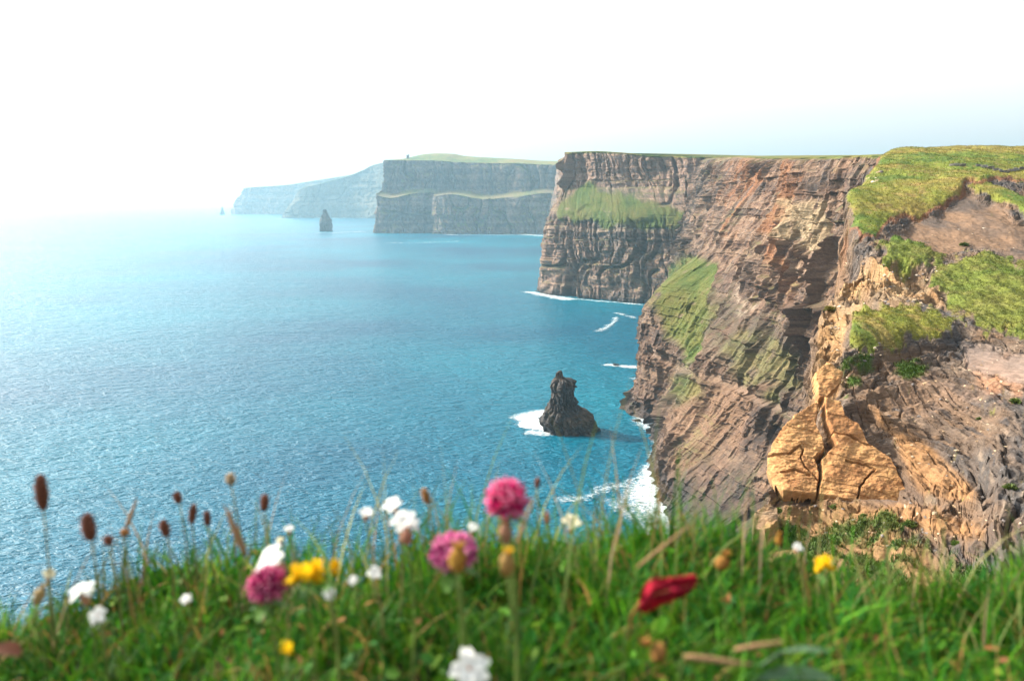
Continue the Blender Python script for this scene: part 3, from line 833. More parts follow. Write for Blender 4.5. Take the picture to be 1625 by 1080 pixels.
# bedding in the bare rock: thin beds dipping gently seaward stand out as ledges
zb = H - 0.06 * XX - 0.02 * YY + 0.18 * fbm(XX / 5, YY / 5, seed=127, octaves=4)
def saw(t):
    f = t - np.floor(t)
    return np.where(f < 0.72, f / 0.72 * 0.25, 0.25 + (f - 0.72) / 0.28 * 0.75) - f
for th, am, sd in ((1.5, 0.7, 1), (0.55, 1.0, 2), (0.22, 1.1, 3)):
    q = zb / th + 0.5 * fbm(XX / (th * 6), YY / (th * 6), seed=128 + sd, octaves=2)
    H = H + bare * am * th * saw(q) * (0.55 + 0.9 * _h(np.floor(q), np.floor(XX / (th * 9)), np.floor(q) * 0, 131 + sd))
v, e = cells(XX / 1.1, zb / 0.5, 134)
H = H + bare * (0.34 * (v - 0.5) - 0.2 * (1 - sstep(0, 0.12, e)))
H = H + bare * 0.55 * fbm(XX / 4.5, YY / 5.5, seed=135, octaves=6, gain=0.58)
H = H + hood * (1.3 * (1 - 2 * np.abs(noise(XX / 2.6, YY / 9, seed=136))) - 0.5 + 0.5 * fbm(XX / 0.9, YY / 1.5, seed=137))
H = H + veg * (0.45 * fbm(XX / 1.1, YY / 1.4, seed=138, octaves=4))
H = H + bare * (0.15 * fbm(XX / 0.55, YY / 0.5, seed=150, octaves=3)) - slabm * 0.9 * sstep(792, 770, py) + 0.45 * np.clip(0.8 + 1.6 * fbm(XX / 1.1, YY / 1.4, seed=155, octaves=4), 0, 2) * zone(Gp, [(1222, 792), (1300, 793), (1385, 812), (1450, 806), (1450, 838), (1300, 826), (1215, 815)], 16, 14, 20, 114)
# seaward edge
rd, rp = line_dist(XX, YY, rimP[:, :2])
side = poly_sd(XX, YY, np.concatenate([rimP[:, :2], [[400, 260], [400, 10], [16, 10]]]))
sd_ = np.where(side > 0, rd, -rd) + (0.014 * YY) * fbm(XX / (0.03 * YY) + 3, YY / (0.06 * YY) + np.log(YY) * 14, seed=139, octaves=4)
rimz = np.interp(rp, np.arange(len(rimP)), rimP[:, 2])
edge = -np.minimum(sd_, 0)
H_out = rimz - 0.8 - edge * 8.5 - 2.0 * np.clip(noise(XX / 3, YY / 5, seed=140), 0, 1) * np.minimum(edge, 3)
H = np.where(sd_ > 0, H - 0.9 * np.exp(-sd_ / 0.9), np.minimum(H, H_out))
H = np.maximum(H, -4)
cl_ = sstep(1.0, -0.6, sd_) * sstep(0, 40, H)
kb = np.floor((H + 0.4 * noise(XX / 2, YY / 4, seed=152)) / 0.9)
Xs = XX + cl_ * (0.012 * YY * fbm(YY / (0.035 * YY) + np.log(YY) * 26, H / (0.02 * YY), seed=153, octaves=5, gain=0.6) + 0.5 * (_h(kb, np.floor(YY / 3), 0, 154) - 0.5))
Gh = np.stack([Xs, YY, H], -1)
SHALE = (0.066, 0.059, 0.055)
f_a = fbm(XX / 3.5, YY / 5, seed=141, octaves=4)
f_b = fbm(XX / 0.8, zb / 0.16, seed=142, octaves=4)
lay = _h(np.floor(zb / 0.22 + 0.4 * f_a), np.zeros_like(XX), np.zeros_like(XX), 143)
col = mixc(SHALE, (0.150, 0.092, 0.054), 0.42 + 0.9 * f_a + 0.5 * (lay - 0.5))
col = mixc(col, (0.036, 0.040, 0.046), 0.7 * sstep(0.05, 0.6, f_b))
col = mixc(col, (0.24, 0.18, 0.13), 0.55 * sstep(0.2, 0.65, -f_b))
rusty = zone(Gh, [(1540, 570), (1600, 575), (1640, 600), (1625, 630), (1560, 615)], 12, 20, 20, 144) * 0.6
col = mixc(col, (0.33, 0.16, 0.08), rusty)
pinkb = zone(Gh, [(1440, 590), (1560, 605), (1560, 640), (1450, 660), (1420, 640)], 14, 26, 20, 145) * 0.45
col = mixc(col, (0.23, 0.145, 0.095), pinkb)
col = mixc(col, mixc((0.25, 0.13, 0.045), (0.36, 0.24, 0.12), 0.5 + f_b), np.clip(hood * 0.9 * (0.75 + 0.6 * f_a), 0, 1))
rb = np.clip(zone(Gh, Z_RIB, 6, 6, 20, 111) * (0.85 + 0.6 * f_a) + 0.9 * zone(Gh, Z_BAND, 10, 10, 20, 112) + 0.32 * zone(Gh, Z_OCHRE_SOIL, 30, 20, 30, 113) * (0.7 + f_b), 0, 0.9)
col = mixc(col, mixc((0.29, 0.150, 0.058), (0.17, 0.095, 0.048), 0.5 + 0.8 * f_b), rb)
e_n = fbm(XX / 5, YY / 9, seed=146, octaves=6, gain=0.62)
col = mixc(col, mixc((0.165, 0.102, 0.062), (0.085, 0.064, 0.052), 0.5 + 1.8 * e_n), earth)
lip = np.clip(sstep(0.15, 0.5, turf_up) * (1 - sstep(0.5, 0.85, turf_up)) * 2, 0, 1)
col = mixc(col, (0.21, 0.155, 0.125), path * 0.8)
tcol = turf_colour(XX, YY, 12, 147)
tcol = mixc(tcol, TURF_DEEP, np.clip(0.55 * (turf_b + turf_a), 0, 0.55)) * 1.25
tnoise = fbm(XX / (0.012 * YY), YY / (0.03 * YY) + 20 * np.log(YY), seed=151, octaves=5, gain=0.6)
turf_c = sstep(0.28, 0.80, turf + 0.85 * tnoise * (1 - 0.55 * turf)) * sstep(-0.2, 0.5, sd_ + 0.5 * tnoise)
col = mixc(col, mixc((0.13, 0.085, 0.04), tcol, sstep(0.2, 0.7, turf_c)), turf_c)
col = mixc(col, (0.15, 0.062, 0.030), lip * 0.8)
vegn = fbm(XX / 1.3, YY / 1.6, seed=148, octaves=4)
col = mixc(col, mixc((0.20, 0.115, 0.050), TURF_DEEP, sstep(-0.15, 0.25, vegn)), veg * 0.9)
col = mixc(col, TURF_DEEP, spots * sstep(-0.4, 0.0, vegn + 0.25))
out = sstep(0.5, -1.5, sd_)
rc, _, _, _ = rock_colour(YY * 1.0, H, 2.5, 149, warm=0.6)
col = mixc(col, mixc(rc, (0.22, 0.12, 0.05), sstep(70, 100, H) * (0.35 + 0.5 * f_a)), out)
mat_hill = rock_mat('hillside_soil_and_rock', 0.26, 0.22, stretch=(0.3, 0.3, 2.2), tilt=0.08, contrast=0.5)
nr, nc = XX.shape
me = mesh_np('hillside', Gh.reshape(-1, 3), grid_faces(nr, nc), tint=col.reshape(-1, 3))
hillside = tag(link('hillside', me, mat_hill), 'eroded slope of turf, bare earth and dark layered shale on the cliff top', 'hillside', kind='structure')

# lookup of the finished hillside in its fan grid
def hill_uv(px_):
    return (px_ - CX) / FPX
def hill_hit(px_, py_, ymin=30.0, surf=None):
    """First point of the finished hillside met by the sight line through a photo pixel."""
    a = np.atleast_1d((np.asarray(px_, float) - CX) / FPX); s = np.atleast_1d((np.asarray(py_, float) - HY) / FPX)
    i = np.clip(np.searchsorted(aa, a), 1, len(aa) - 1); t = (a - aa[i - 1]) / (aa[i] - aa[i - 1])
    S_ = H if surf is None else surf
    prof_ = S_[:, i - 1] * (1 - t) + S_[:, i] * t                       # rows, points
    ray = EYE - s[None, :] * Yr[:, None]
    under = (ray <= prof_) & (Yr[:, None] >= ymin)
    k = np.argmax(under, 0); k = np.maximum(k, 1)
    g0 = ray[k - 1, np.arange(len(k))] - prof_[k - 1, np.arange(len(k))]
    g1 = ray[k, np.arange(len(k))] - prof_[k, np.arange(len(k))]
    w = np.clip(g0 / (g0 - g1 + 1e-9), 0, 1)
    Yh = Yr[k - 1] * (1 - w) + Yr[k] * w
    return np.stack([a * Yh, Yh, EYE - s * Yh], -1)

# --- ochre slabs: separate weathered plates lying on the slope, with open cracks between them
mat_ochre = rock_mat('ochre_sandstone', 0.35, 0.05, rough=0.95)
for si, (poly, thick, cracks, lab) in enumerate(SLABS):
    poly = np.array(poly, float)
    x0, y0 = poly.min(0) - 3; x1, y1 = poly.max(0) + 3
    gx, gy = np.meshgrid(np.arange(x0, x1, 0.9), np.arange(y0, y1, 0.9))
    wv = 2.2 * fbm(gx / 12, gy / 12, seed=160, octaves=5, gain=0.6)
    sdp = poly_sd(gx + wv, gy + wv, poly)
    keep = sdp > -1.6
    if si <= 2:                                                   # the outcrop: one steep weathered face, rounded off at its seaward side
        Yd = 44.6 + (787 - gy) * 0.036 + np.clip(gx - 1330, 0, 200) * 0.004 + 0.7 * (np.clip(1258 - gx, 0, 60) / 45) ** 2
        P = np.stack([(gx - CX) / FPX * Yd, Yd, EYE - (gy - HY) / FPX * Yd], -1)
    else:
        P = hill_hit(gx.ravel(), gy.ravel(), surf=H0).reshape(gx.shape + (3,))
        for _ in range(20):                                       # the plate bridges the small hollows below it
            Pp = np.pad(P, ((1, 1), (1, 1), (0, 0)), mode='edge')
            P = (Pp[:-2, 1:-1] + Pp[2:, 1:-1] + Pp[1:-1, :-2] + Pp[1:-1, 2:] + P) / 5
    a_ = np.gradient(P, axis=1); b_ = np.gradient(P, axis=0)
    N = np.cross(b_, a_); N /= np.maximum(np.linalg.norm(N, axis=-1, keepdims=True), 1e-9)
    N = np.where((N[..., 1] > 0)[..., None], -N, N)
    N = 0.5 * N + 0.5 * N[keep].mean(0); N /= np.linalg.norm(N, axis=-1, keepdims=True)
    prof_e = sstep(-1.2, 1.4, sdp)
    bed = 0.05 * (_h(np.floor((gy - 0.25 * gx) / 6 + 0.5 * fbm(gx / 20, gy / 20, seed=170 + si)), np.floor(gx * 0), np.floor(gx * 0), 171 + si) - 0.5)
    up_ = thick * (1 if si > 2 else 0.45) * prof_e - 0.8 * (1 - sstep(-1.6, 0.2, sdp)) + bed * 1.6 + 0.22 * fbm(gx / 34, gy / 26, seed=172, octaves=6, gain=0.55) + (0.02 if si == 1 else 0.05) * fbm(gx / 9, gy / 2.5, seed=180 + si, octaves=3)
    for ck in cracks:
        cd, _ = line_dist(gx + 1.5 * fbm(gx / 7, gy / 7, seed=161, octaves=3), gy + 1.5 * fbm(gx / 7, gy / 7, seed=162, octaves=3), ck)
        up_ = up_ - 0.42 * (1 - sstep(0.5, 1.9, cd))
    P = P + N * up_[..., None]
    fa = fbm(gx / 30, gy / 18, seed=190 + si, octaves=4); fb = fbm(gx / 6, gy / 3, seed=200 + si, octaves=3)
    c = mixc((0.37, 0.205, 0.085), (0.30, 0.140, 0.056), 0.45 + 1.2 * fa)
    c = mixc(c, (0.36, 0.22, 0.09), 0.45 * sstep(0.1, 0.6, fb))
    c = mixc(c, (0.15, 0.070, 0.030), 0.38 * sstep(0.1, 0.5, -fb) + 0.30 * sstep(0.15, 0.5, fa))
    if si == 3: c = mixc(c, (0.19, 0.13, 0.08), np.clip(0.75 + 0.5 * fa, 0, 1))
    idx = np.full(gx.shape, -1); 
    Fq = grid_faces(*gx.shape, keep=keep)
    used = np.unique(Fq); remap = np.full(gx.size, -1); remap[used] = np.arange(len(used))
    me = mesh_np('rock_slab', P.reshape(-1, 3)[used], remap[Fq], tint=c.reshape(-1, 3)[used], smooth=False)
    o = link('rock_slab', me, mat_ochre, hillside)
    if lab: o['label'] = lab

# --- loose pale stones along the eroded edge (pieces of the hillside)
def stone_mesh(seed, n=10, m=7):
    th = np.linspace(0, 2 * np.pi, n, endpoint=False); ph = np.linspace(-1.45, 1.45, m)
    T, Pp = np.meshgrid(th, ph)
    X, Y_, Z_ = np.cos(T) * np.cos(Pp), np.sin(T) * np.cos(Pp), np.sin(Pp)
    k = np.maximum.reduce([np.abs(X), np.abs(Y_), np.abs(Z_)]) ** 0.6
    r = (1 + 0.45 * noise(X * 1.4 + seed * 3.1, Y_ * 1.4, Z_ * 1.4, seed=seed)) / k * 0.75
    V = np.stack([X * r, Y_ * r * 0.8, Z_ * r * 0.6], -1).reshape(-1, 3)
    F = grid_faces(m, n, wrap=True).tolist() + [tuple(range(n - 1, -1, -1)), tuple((m - 1) * n + j for j in range(n))]
    me = bpy.data.meshes.new('stone'); me.from_pydata(V.tolist(), [], F)
    a = me.attributes.new('tint', 'FLOAT_COLOR', 'POINT')
    c = {0: (0.50, 0.42, 0.33), 1: (0.43, 0.33, 0.22), 2: (0.36, 0.25, 0.15), 3: (0.16, 0.14, 0.13)}[seed % 4]
    a.data.foreach_set('color', np.tile(np.array(c + (1,), np.float32), len(V)))
    me.update()
    return me
mat_stone = rock_mat('loose_stone', 0.12, 0.05)
stone_meshes = [stone_mesh(s) for s in range(8)]
for m_ in stone_meshes: m_.materials.append(mat_stone)
spx, spy, ssz = [], [], []
r2 = np.random.default_rng(21)
for x0, y0, x1, y1, n, s0, s1 in [(1322, 405, 1372, 470, 24, 2.0, 4.5), (1298, 485, 1335, 560, 20, 2.0, 4.5), (1370, 420, 1500, 490, 46, 2.0, 5.0), (1335, 540, 1400, 575, 12, 1.8, 3.5),
                                  (1300, 575, 1345, 630, 14, 1.5, 3.5), (1410, 345, 1610, 400, 10, 1.5, 2.8), (1530, 570, 1625, 640, 14, 1.6, 3.2), (1400, 600, 1620, 860, 90, 1.6, 4.5), (1240, 800, 1500, 880, 30, 2.0, 5.0),
                                  (1372, 268, 1400, 290, 8, 2.0, 4.0)]:
    for _ in range(n):
        spx.append(r2.uniform(x0, x1)); spy.append(r2.uniform(y0, y1)); ssz.append(r2.uniform(s0, s1) * r2.uniform(0.7, 1.15))
hits = hill_hit(spx, spy)
for i, p in enumerate(hits):
    if not (32 < p[1] < 250): continue
    me = stone_meshes[r2.integers(0, 8)] if spy[i] < 600 else stone_meshes[[1, 2, 3, 5, 6, 7][r2.integers(0, 6)]]
    o = bpy.data.objects.new('stone', me); C.objects.link(o); o.parent = hillside
    k = ssz[i] * p[1] / FPX
    o.location = p + np.array([0, 0.0, -0.1 * k]); o.scale = (k * r2.uniform(0.8, 1.4), k, k * r2.uniform(0.7, 1.1))
    o.rotation_euler = (r2.uniform(-0.4, 0.4), r2.uniform(-0.4, 0.4), r2.uniform(0, 6.28))

# --- flagstone wall along the cliff-top path
mat_flag = rock_mat('grey_flagstone', 0.3, 0.04)
slab_me = []
for s in range(3):
    m_ = stone_mesh(40 + s, 12, 5)
    cc = np.array([(0.17, 0.155, 0.14), (0.22, 0.205, 0.185), (0.14, 0.12, 0.10)][s])
    m_.attributes['tint'].data.foreach_set('color', np.tile(np.append(cc, 1).astype(np.float32), len(m_.vertices)))
    m_.materials.append(mat_flag); slab_me.append(m_)
line = [(1513, 263), (1520, 263.5), (1528, 264), (1553, 264), (1563, 266), (1572, 268), (1581, 270.5), (1589, 273), (1597, 274), (1606, 272), (1613, 270.5), (1621, 269)]
hp = hill_hit([q[0] for q in line], [q[1] for q in line])
fw = empty('flagstone_wall', hp[0])
tag(fw, 'low broken line of grey flagstones on the cliff top turf', 'stone wall')
for i, p in enumerate(hp):
    o = bpy.data.objects.new('flagstone', slab_me[i % 3]); C.objects.link(o); o.parent = fw
    o.location = p - hp[0] + np.array([0, 0, 0.22]); o.scale = (0.75, 0.22, 0.42 + 0.12 * (i % 3)); o.rotation_euler = (0.15 * ((i % 3) - 1), 0.1 * ((i % 2) - 0.5), 0.25 * ((i % 4) - 1.5))

# --- turf cover on the hillside: short tufts
mat_hill_grass = leaf_mat('hill_grass_blades', trans=0.25, scale=3.0, var=0.25)
def tuft_field(name, n, weight, hmin, hmax, label, seed, blades=4):
    r = np.random.default_rng(seed)
    area = np.gradient(YY, axis=0) * np.gradient(XX, axis=1)
    steep = np.hypot(np.gradient(H, axis=0) / np.gradient(YY, axis=0), np.gradient(H, axis=1) / np.gradient(XX, axis=1))
    w = (weight * np.abs(area) * (sd_ > 0.3) * (steep < 1.3) / np.maximum(YY, 1) ** 1.0).ravel()
    w[(XX / YY).ravel() > 0.85] = 0
    idx = r.choice(w.size, n, p=w / w.sum())
    base = Gh.reshape(-1, 3)[idx] + np.stack([r.normal(0, 0.08, n), r.normal(0, 0.15, n), np.full(n, -0.03)], 1)
    tc_ = col.reshape(-1, 3)[idx]
    Vs, Fs, Cs = [], [], []
    hgt = r.uniform(hmin, hmax, n)
    for b in range(blades):
        az = r.uniform(0, 2 * np.pi, n); lean = r.uniform(0.15, 0.75, n)
        d_ = np.stack([np.cos(az), np.sin(az), 0 * az], 1); s_ = np.stack([-np.sin(az), np.cos(az), 0 * az], 1)
        wd = hgt * r.uniform(0.10, 0.2, n)
        p0 = base + s_ * wd[:, None]; p1 = base - s_ * wd[:, None]
        p2 = base + d_ * (lean * hgt)[:, None] + np.array([0, 0, 1]) * (hgt * r.uniform(0.6, 1, n))[:, None]
        Vs.append(np.stack([p0, p1, p2], 1).reshape(-1, 3))
        cc = tc_ * r.uniform(0.75, 1.45, n)[:, None]
        Cs.append(np.repeat(cc, 3, 0))
    V = np.concatenate(Vs); F = np.arange(len(V)).reshape(-1, 3)
    me = mesh_np(name, V, F, tint=np.concatenate(Cs))
    return tag(link(name, me, mat_hill_grass), label, 'grass', kind='stuff')
tuft_field('grass', 26000, turf_c ** 2 * sstep(0.2, 0.7, np.maximum(turf_up, rib)), 0.10, 0.30, 'short sunlit turf covering the upper slope', 301)
tuft_field('grass', 20000, turf_c ** 2 * sstep(0.15, 0.7, np.maximum.reduce([turf_a, turf_b, mound])), 0.06, 0.19, 'tufty green turf on the lower mounds of the slope', 302)
tuft_field('undergrowth', 9000, np.maximum(veg * sstep(-0.2, 0.2, vegn), spots), 0.10, 0.30, 'rough green and rusty undergrowth at the foot of the ochre rock', 303)

# --- separate bushy tufts
mat_tuft = leaf_mat('tuft_leaves', trans=0.2, scale=6.0, var=0.4)
def bush(p, size, seed, label, colr):
    r = np.random.default_rng(seed)
    root = empty('grass_tuft', p)
    tag(root, label, 'plant', 'separate green tufts on the rocky slope')
    n = 420
    u = r.normal(0, 1, (n, 3)); u[:, 2] = np.abs(u[:, 2]); u /= np.linalg.norm(u, axis=1, keepdims=True)
    rad = size * r.uniform(0.35, 1.0, n)[:, None] * np.array([1.15, 1.0, 0.75])
    tip = u * rad; base = u * rad * 0.45 + r.normal(0, 0.08 * size, (n, 3))
    s_ = np.cross(u, r.normal(0, 1, (n, 3))); s_ /= np.linalg.norm(s_, axis=1, keepdims=True)
    wd = size * 0.09
    V = np.stack([base + s_ * wd, base - s_ * wd, tip], 1).reshape(-1, 3)
    cc = np.repeat(np.array(colr) * r.uniform(0.5, 1.6, n)[:, None], 3, 0)
    link('foliage', mesh_np('foliage', V, np.arange(len(V)).reshape(-1, 3), tint=cc), mat_tuft, root)
    mb = MB(); mb.tube([(0, 0, -0.1 * size), (0, 0, 0.3 * size)], [0.12 * size, 0.06 * size], 6, (0.12, 0.08, 0.05)); mb.build('crown_root', mat_tuft, root)
for i, (x, y, s, lb) in enumerate([
    (1444, 826, 14, 'large round green tuft on the sandy ledge'), (1404, 812, 8, 'small tuft at the foot of the tall ochre slab'), (1517, 858, 10, 'tuft under the outer end of the sandy ledge'),
    (1604, 768, 13, 'dark bushy tuft in the shale near the right frame edge'), (1612, 632, 12, 'dark tuft high on the shale close to the pale path'), (1555, 662, 7, 'small tuft in the middle of the layered shale'),
    (1236, 806, 10, 'green tuft beside the pale knob at the drop'), (1318, 486, 12, 'yellow green tuft on the eroded edge below the hoodoos'), (1530, 385, 9, 'lone tuft growing on the bare earth'),
    (1326, 800, 11, 'leafy tuft at the foot of the dark crack'), (1372, 815, 8, 'low tuft where the sandy ledge meets the ochre slab')]):
    p = hill_hit([x], [y + s * 0.5])[0]
    bush(p, s * p[1] / FPX, 400 + i, lb, (0.075, 0.105, 0.022) if i != 7 else (0.14, 0.125, 0.03))
# ------------------------------------------------------------------ surf
def foam_material():
    m, n, l = new_mat('sea_foam')
    out = n.new('ShaderNodeOutputMaterial'); bs = n.new('ShaderNodeBsdfPrincipled'); tr = n.new('ShaderNodeBsdfTransparent'); mx = n.new('ShaderNodeMixShader')
    a = n.new('ShaderNodeAttribute'); a.attribute_name = 'foam'
    s = n.new('ShaderNodeAttribute'); s.attribute_name = 'grain'
    geo = n.new('ShaderNodeNewGeometry')
    sc = n.new('ShaderNodeVectorMath'); sc.operation = 'SCALE'
    l.new(geo.outputs['Position'], sc.inputs[0]); l.new(s.outputs['Fac'], sc.inputs['Scale'])
    nz = n.new('ShaderNodeTexNoise'); nz.inputs['Scale'].default_value = 1.0; nz.inputs['Detail'].default_value = 7; nz.inputs['Roughness'].default_value = 0.76; nz.inputs['Distortion'].default_value = 0.6
    l.new(sc.outputs[0], nz.inputs['Vector'])
    # foam shows where noise exceeds 1 - foam
    ad = n.new('ShaderNodeMath'); ad.operation = 'ADD'; l.new(nz.outputs['Fac'], ad.inputs[0]); l.new(a.outputs['Fac'], ad.inputs[1])
    rr = n.new('ShaderNodeMapRange'); rr.inputs['From Min'].default_value = 0.84; rr.inputs['From Max'].default_value = 1.24
    l.new(ad.outputs[0], rr.inputs['Value'])
    bs.inputs['Base Color'].default_value = (0.66, 0.74, 0.77, 1); bs.inputs['Roughness'].default_value = 0.9
    l.new(rr.outputs[0], mx.inputs['Fac']); l.new(tr.outputs[0], mx.inputs[1]); l.new(bs.outputs[0], mx.inputs[2])
    l.new(mx.outputs[0], out.inputs['Surface'])
    return m
FOAM = [  # photo polyline on the water, width in metres, strength, grain size in metres
    ([(806, 672), (830, 672), (852, 668), (880, 672), (905, 682), (935, 684), (952, 680)], 10, 0.60, 2.5),
    ([(815, 668), (835, 662), (858, 655), (872, 650)], 16, 0.66, 2.5),
    ([(818, 674), (845, 674), (872, 672)], 20, 0.70, 2.5),
    ([(830, 684), (855, 687), (885, 688)], 10, 0.55, 2.5),
    ([(862, 684), (880, 686), (930, 690)], 6, 0.5, 2.5),
    ([(955, 577), (975, 580), (1000, 582), (1030, 584)], 15, 0.56, 3.0),
    ([(1000, 603), (1015, 600), (1030, 596)], 12, 0.44, 3.0),
    ([(990, 645), (1000, 640), (1010, 632)], 8, 0.55, 2.2),
    ([(996, 652), (1010, 664), (1035, 674), (1062, 688), (1068, 705), (1056, 730), (1062, 765), (1078, 800), (1092, 845)], 16, 0.54, 1.7),
    ([(1000, 660), (1025, 668), (1045, 680), (1062, 690), (1066, 700)], 9, 0.55, 2.2),
    ([(1062, 690), (1056, 712), (1046, 735), (1040, 760)], 13, 0.50, 2.2),
    ([(1036, 730), (1032, 755), (1040, 790), (1062, 812), (1080, 840), (1090, 880)], 18, 0.59, 1.5),
    ([(1024, 750), (1015, 790), (1030, 830), (1050, 870)], 18, 0.47, 1.5),
    ([(860, 800), (890, 795), (930, 790), (960, 775), (990, 770), (1020, 775)], 9, 0.43, 1.6),
    ([(950, 790), (985, 800), (1010, 830)], 14, 0.42, 1.6),
    ([(940, 530), (958, 522), (975, 510), (978, 500)], 9, 0.46, 3.0),
    ([(970, 495), (990, 500), (1015, 507)], 9, 0.44, 3.0),
    ([(818, 462), (840, 464), (862, 468), (895, 474), (920, 478)], 22, 0.56, 5.0),
    ([(900, 473), (950, 478), (1000, 482), (1034, 486)], 11, 0.50, 4.0),
    ([(690, 371), (730, 373), (790, 373), (870, 374)], 26, 0.50, 9.0),
    ([(820, 371), (845, 373), (872, 375)], 50, 0.52, 9.0),
    ([(490, 369), (520, 369.5), (560, 368), (590, 367)], 30, 0.50, 10.0),
    ([(600, 384), (640, 386), (700, 384), (750, 382)], 26, 0.42, 10.0),
    ([(520, 347), (550, 346), (590, 345.5)], 60, 0.47, 18.0),
    ([(358, 341), (400, 341.5), (440, 342)], 80, 0.45, 22.0),
    ([(436, 347), (470, 348)], 60, 0.45, 18.0),
    ([(1100, 880), (1160, 900), (1220, 960)], 20, 0.5, 1.6),
]
Vs, Fs, fo, gr = [], [], [], []
nb = 0
for i, (ln, wd, stg, gs) in enumerate(FOAM):
    P = np.array([at_sea(*q) for q in ln])
    L = np.concatenate([[0], np.cumsum(np.linalg.norm(np.diff(P, axis=0), axis=1))])
    n = max(8, int(L[-1] / (wd * 0.2)))
    tt = np.linspace(0, L[-1], n); pp = pchip(L, P, tt)
    tg = np.gradient(pp, axis=0); tg /= np.maximum(np.linalg.norm(tg, axis=1, keepdims=True), 1e-9)
    sd = np.stack([-tg[:, 1], tg[:, 0], 0 * tg[:, 0]], 1)
    m = 15
    vv = np.linspace(-1, 1, m)
    ww = wd * (0.75 + 0.35 * noise(tt / (wd * 0.8), tt * 0, seed=500 + i))
    G = pp[:, None, :] + sd[:, None, :] * (vv[None, :, None] * ww[:, None, None])
    G[..., 2] = 0.10 + 0.02 * i + 0.35 * np.clip(stg - 0.45, 0, 1) * (1 - vv[None, :] ** 2) * (1 + noise(G[..., 0] / 2, G[..., 1] / 2, seed=501)) * min(1.0, wd / 10)
    endt = sstep(0, 0.18, tt / L[-1]) * sstep(1, 0.82, tt / L[-1])
    fo.append((stg * (1 - np.abs(vv[None, :]) ** 1.7) * (0.35 + 0.65 * endt[:, None])).ravel())
    gr.append(np.full(n * m, 1.0 / gs))
    Vs.append(G.reshape(-1, 3)); Fs.append(grid_faces(n, m) + nb); nb += n * m
me = mesh_np('foam', np.concatenate(Vs), np.concatenate(Fs), smooth=True, extra={'foam': np.concatenate(fo), 'grain': np.concatenate(gr)})
tag(link('foam', me, foam_material()), 'white surf and foam streaks along the foot of the cliffs and stacks', 'foam', kind='stuff')

# rocks awash at the cliff foot
wet_me = []
for s in range(3):
    m_ = stone_mesh(60 + s, 14, 9)
    m_.attributes['tint'].data.foreach_set('color', np.tile(np.array((0.020, 0.019, 0.019, 1), np.float32), len(m_.vertices)))
    m_.materials.append(mat_stack); wet_me.append(m_)
for i, (x, y, s, lb) in enumerate([
    (1046, 714, 1.7, 'small black rock in the surf just below the foot of the buttress'), (1056, 742, 2.6, 'largest black rock awash where the surf turns along the cliff'),
    (1062, 762, 2.4, 'black rock in the middle of the white surf band'), (1072, 800, 1.6, 'lowest black rock in the surf, just above the grass'),
    (978, 580, 2.2, 'dark rock breaking the white wave off the buttress'), (1010, 668, 2.0, 'black rock at the outermost point of the buttress foot'), (1042, 692, 1.6, 'black rock in the small cove beside the buttress')]):
    p = at_sea(x, y)
    o = bpy.data.objects.new('rock', wet_me[i % 3]); C.objects.link(o)
    o.location = (p[0], p[1], 0.15 * s); o.scale = (s * 1.2, s, s * 0.9); o.rotation_euler = (0.2, 0.1, i * 1.7)
    tag(o, lb, 'rock', 'black rocks awash at the cliff foot')

# ------------------------------------------------------------------ tower on the third headland
mat_tower = rock_mat('tower_masonry', 0.8, 0.1)
p = at(647, 253, 2800.0)
deps = bpy.context.evaluated_depsgraph_get()
ok, loc, nn, ix = headland_three.ray_cast((p[0], p[1], 600), (0, 0, -1))
tz = loc[2] if ok else 242
tw = empty('stone_tower', (p[0], p[1], tz - 0.5))
tag(tw, 'small square stone tower on the skyline of the stepped headland', 'tower')
mb = MB()
def box(mb, x0, x1, y0, y1, z0, z1, c):
    V = [(x0, y0, z0), (x1, y0, z0), (x1, y1, z0), (x0, y1, z0), (x0, y0, z1), (x1, y0, z1), (x1, y1, z1), (x0, y1, z1)]
    mb.add(V, [(0, 3, 2, 1), (4, 5, 6, 7), (0, 1, 5, 4), (1, 2, 6, 5), (2, 3, 7, 6), (3, 0, 4, 7)], c)
gc = (0.20, 0.18, 0.16)
box(mb, -4, 4, -4, 4, -3, 11, gc); mb.build('tower_wall', mat_tower, tw, False)
mb = MB(); box(mb, -4.5, 4.5, -4.5, 4.5, 11, 12, gc)
for k in range(4):
    for s in (-4.5, 3.7):
        box(mb, -4.5 + k * 2.7, -3.6 + k * 2.7, s, s + 0.8, 12, 13.2, gc)
mb.build('parapet', mat_tower, tw, False)
mb = MB(); box(mb, 2.4, 5.4, -1.5, 1.5, -3, 15, gc); mb.build('stair_turret', mat_tower, tw, False)
mb = MB(); box(mb, -0.5, 0.5, -4.06, -3.9, 5, 8, (0.02, 0.02, 0.025)); mb.build('window', mat_tower, tw, False)
# ------------------------------------------------------------------ the turf bank under the camera
BX = np.array([-3, -1.2, -0.62, -0.40, -0.25, -0.10, 0.0, 0.12, 0.25, 0.36, 0.50, 0.65, 1.2, 3])
BDROP = np.array([0.47, 0.46, 0.435, 0.405, 0.372, 0.345, 0.335, 0.338, 0.362, 0.386, 0.396, 0.396, 0.41, 0.42])   # depth of the lip below the eye
def lip_y(x):
    return 0.80 + 0.06 * noise(x * 3.1, x * 0, seed=600) + 0.04 * noise(x * 9, x * 0, seed=601)
def bank_z(x, y):
    ly = lip_y(x)
    t = y / ly
    base = EYE - np.interp(x, BX, BDROP)
    z = base + 0.085 * np.clip(1 - t, -0.2, 1.2) ** 1.1 if False else base + 0.085 * np.clip(1 - t, 0, 8)
    z = z + 0.016 * fbm(x * 7, y * 7, seed=602, octaves=3)
    over = np.maximum(y - ly, 0)
    return z - 1.0 * over - 22 * over ** 2
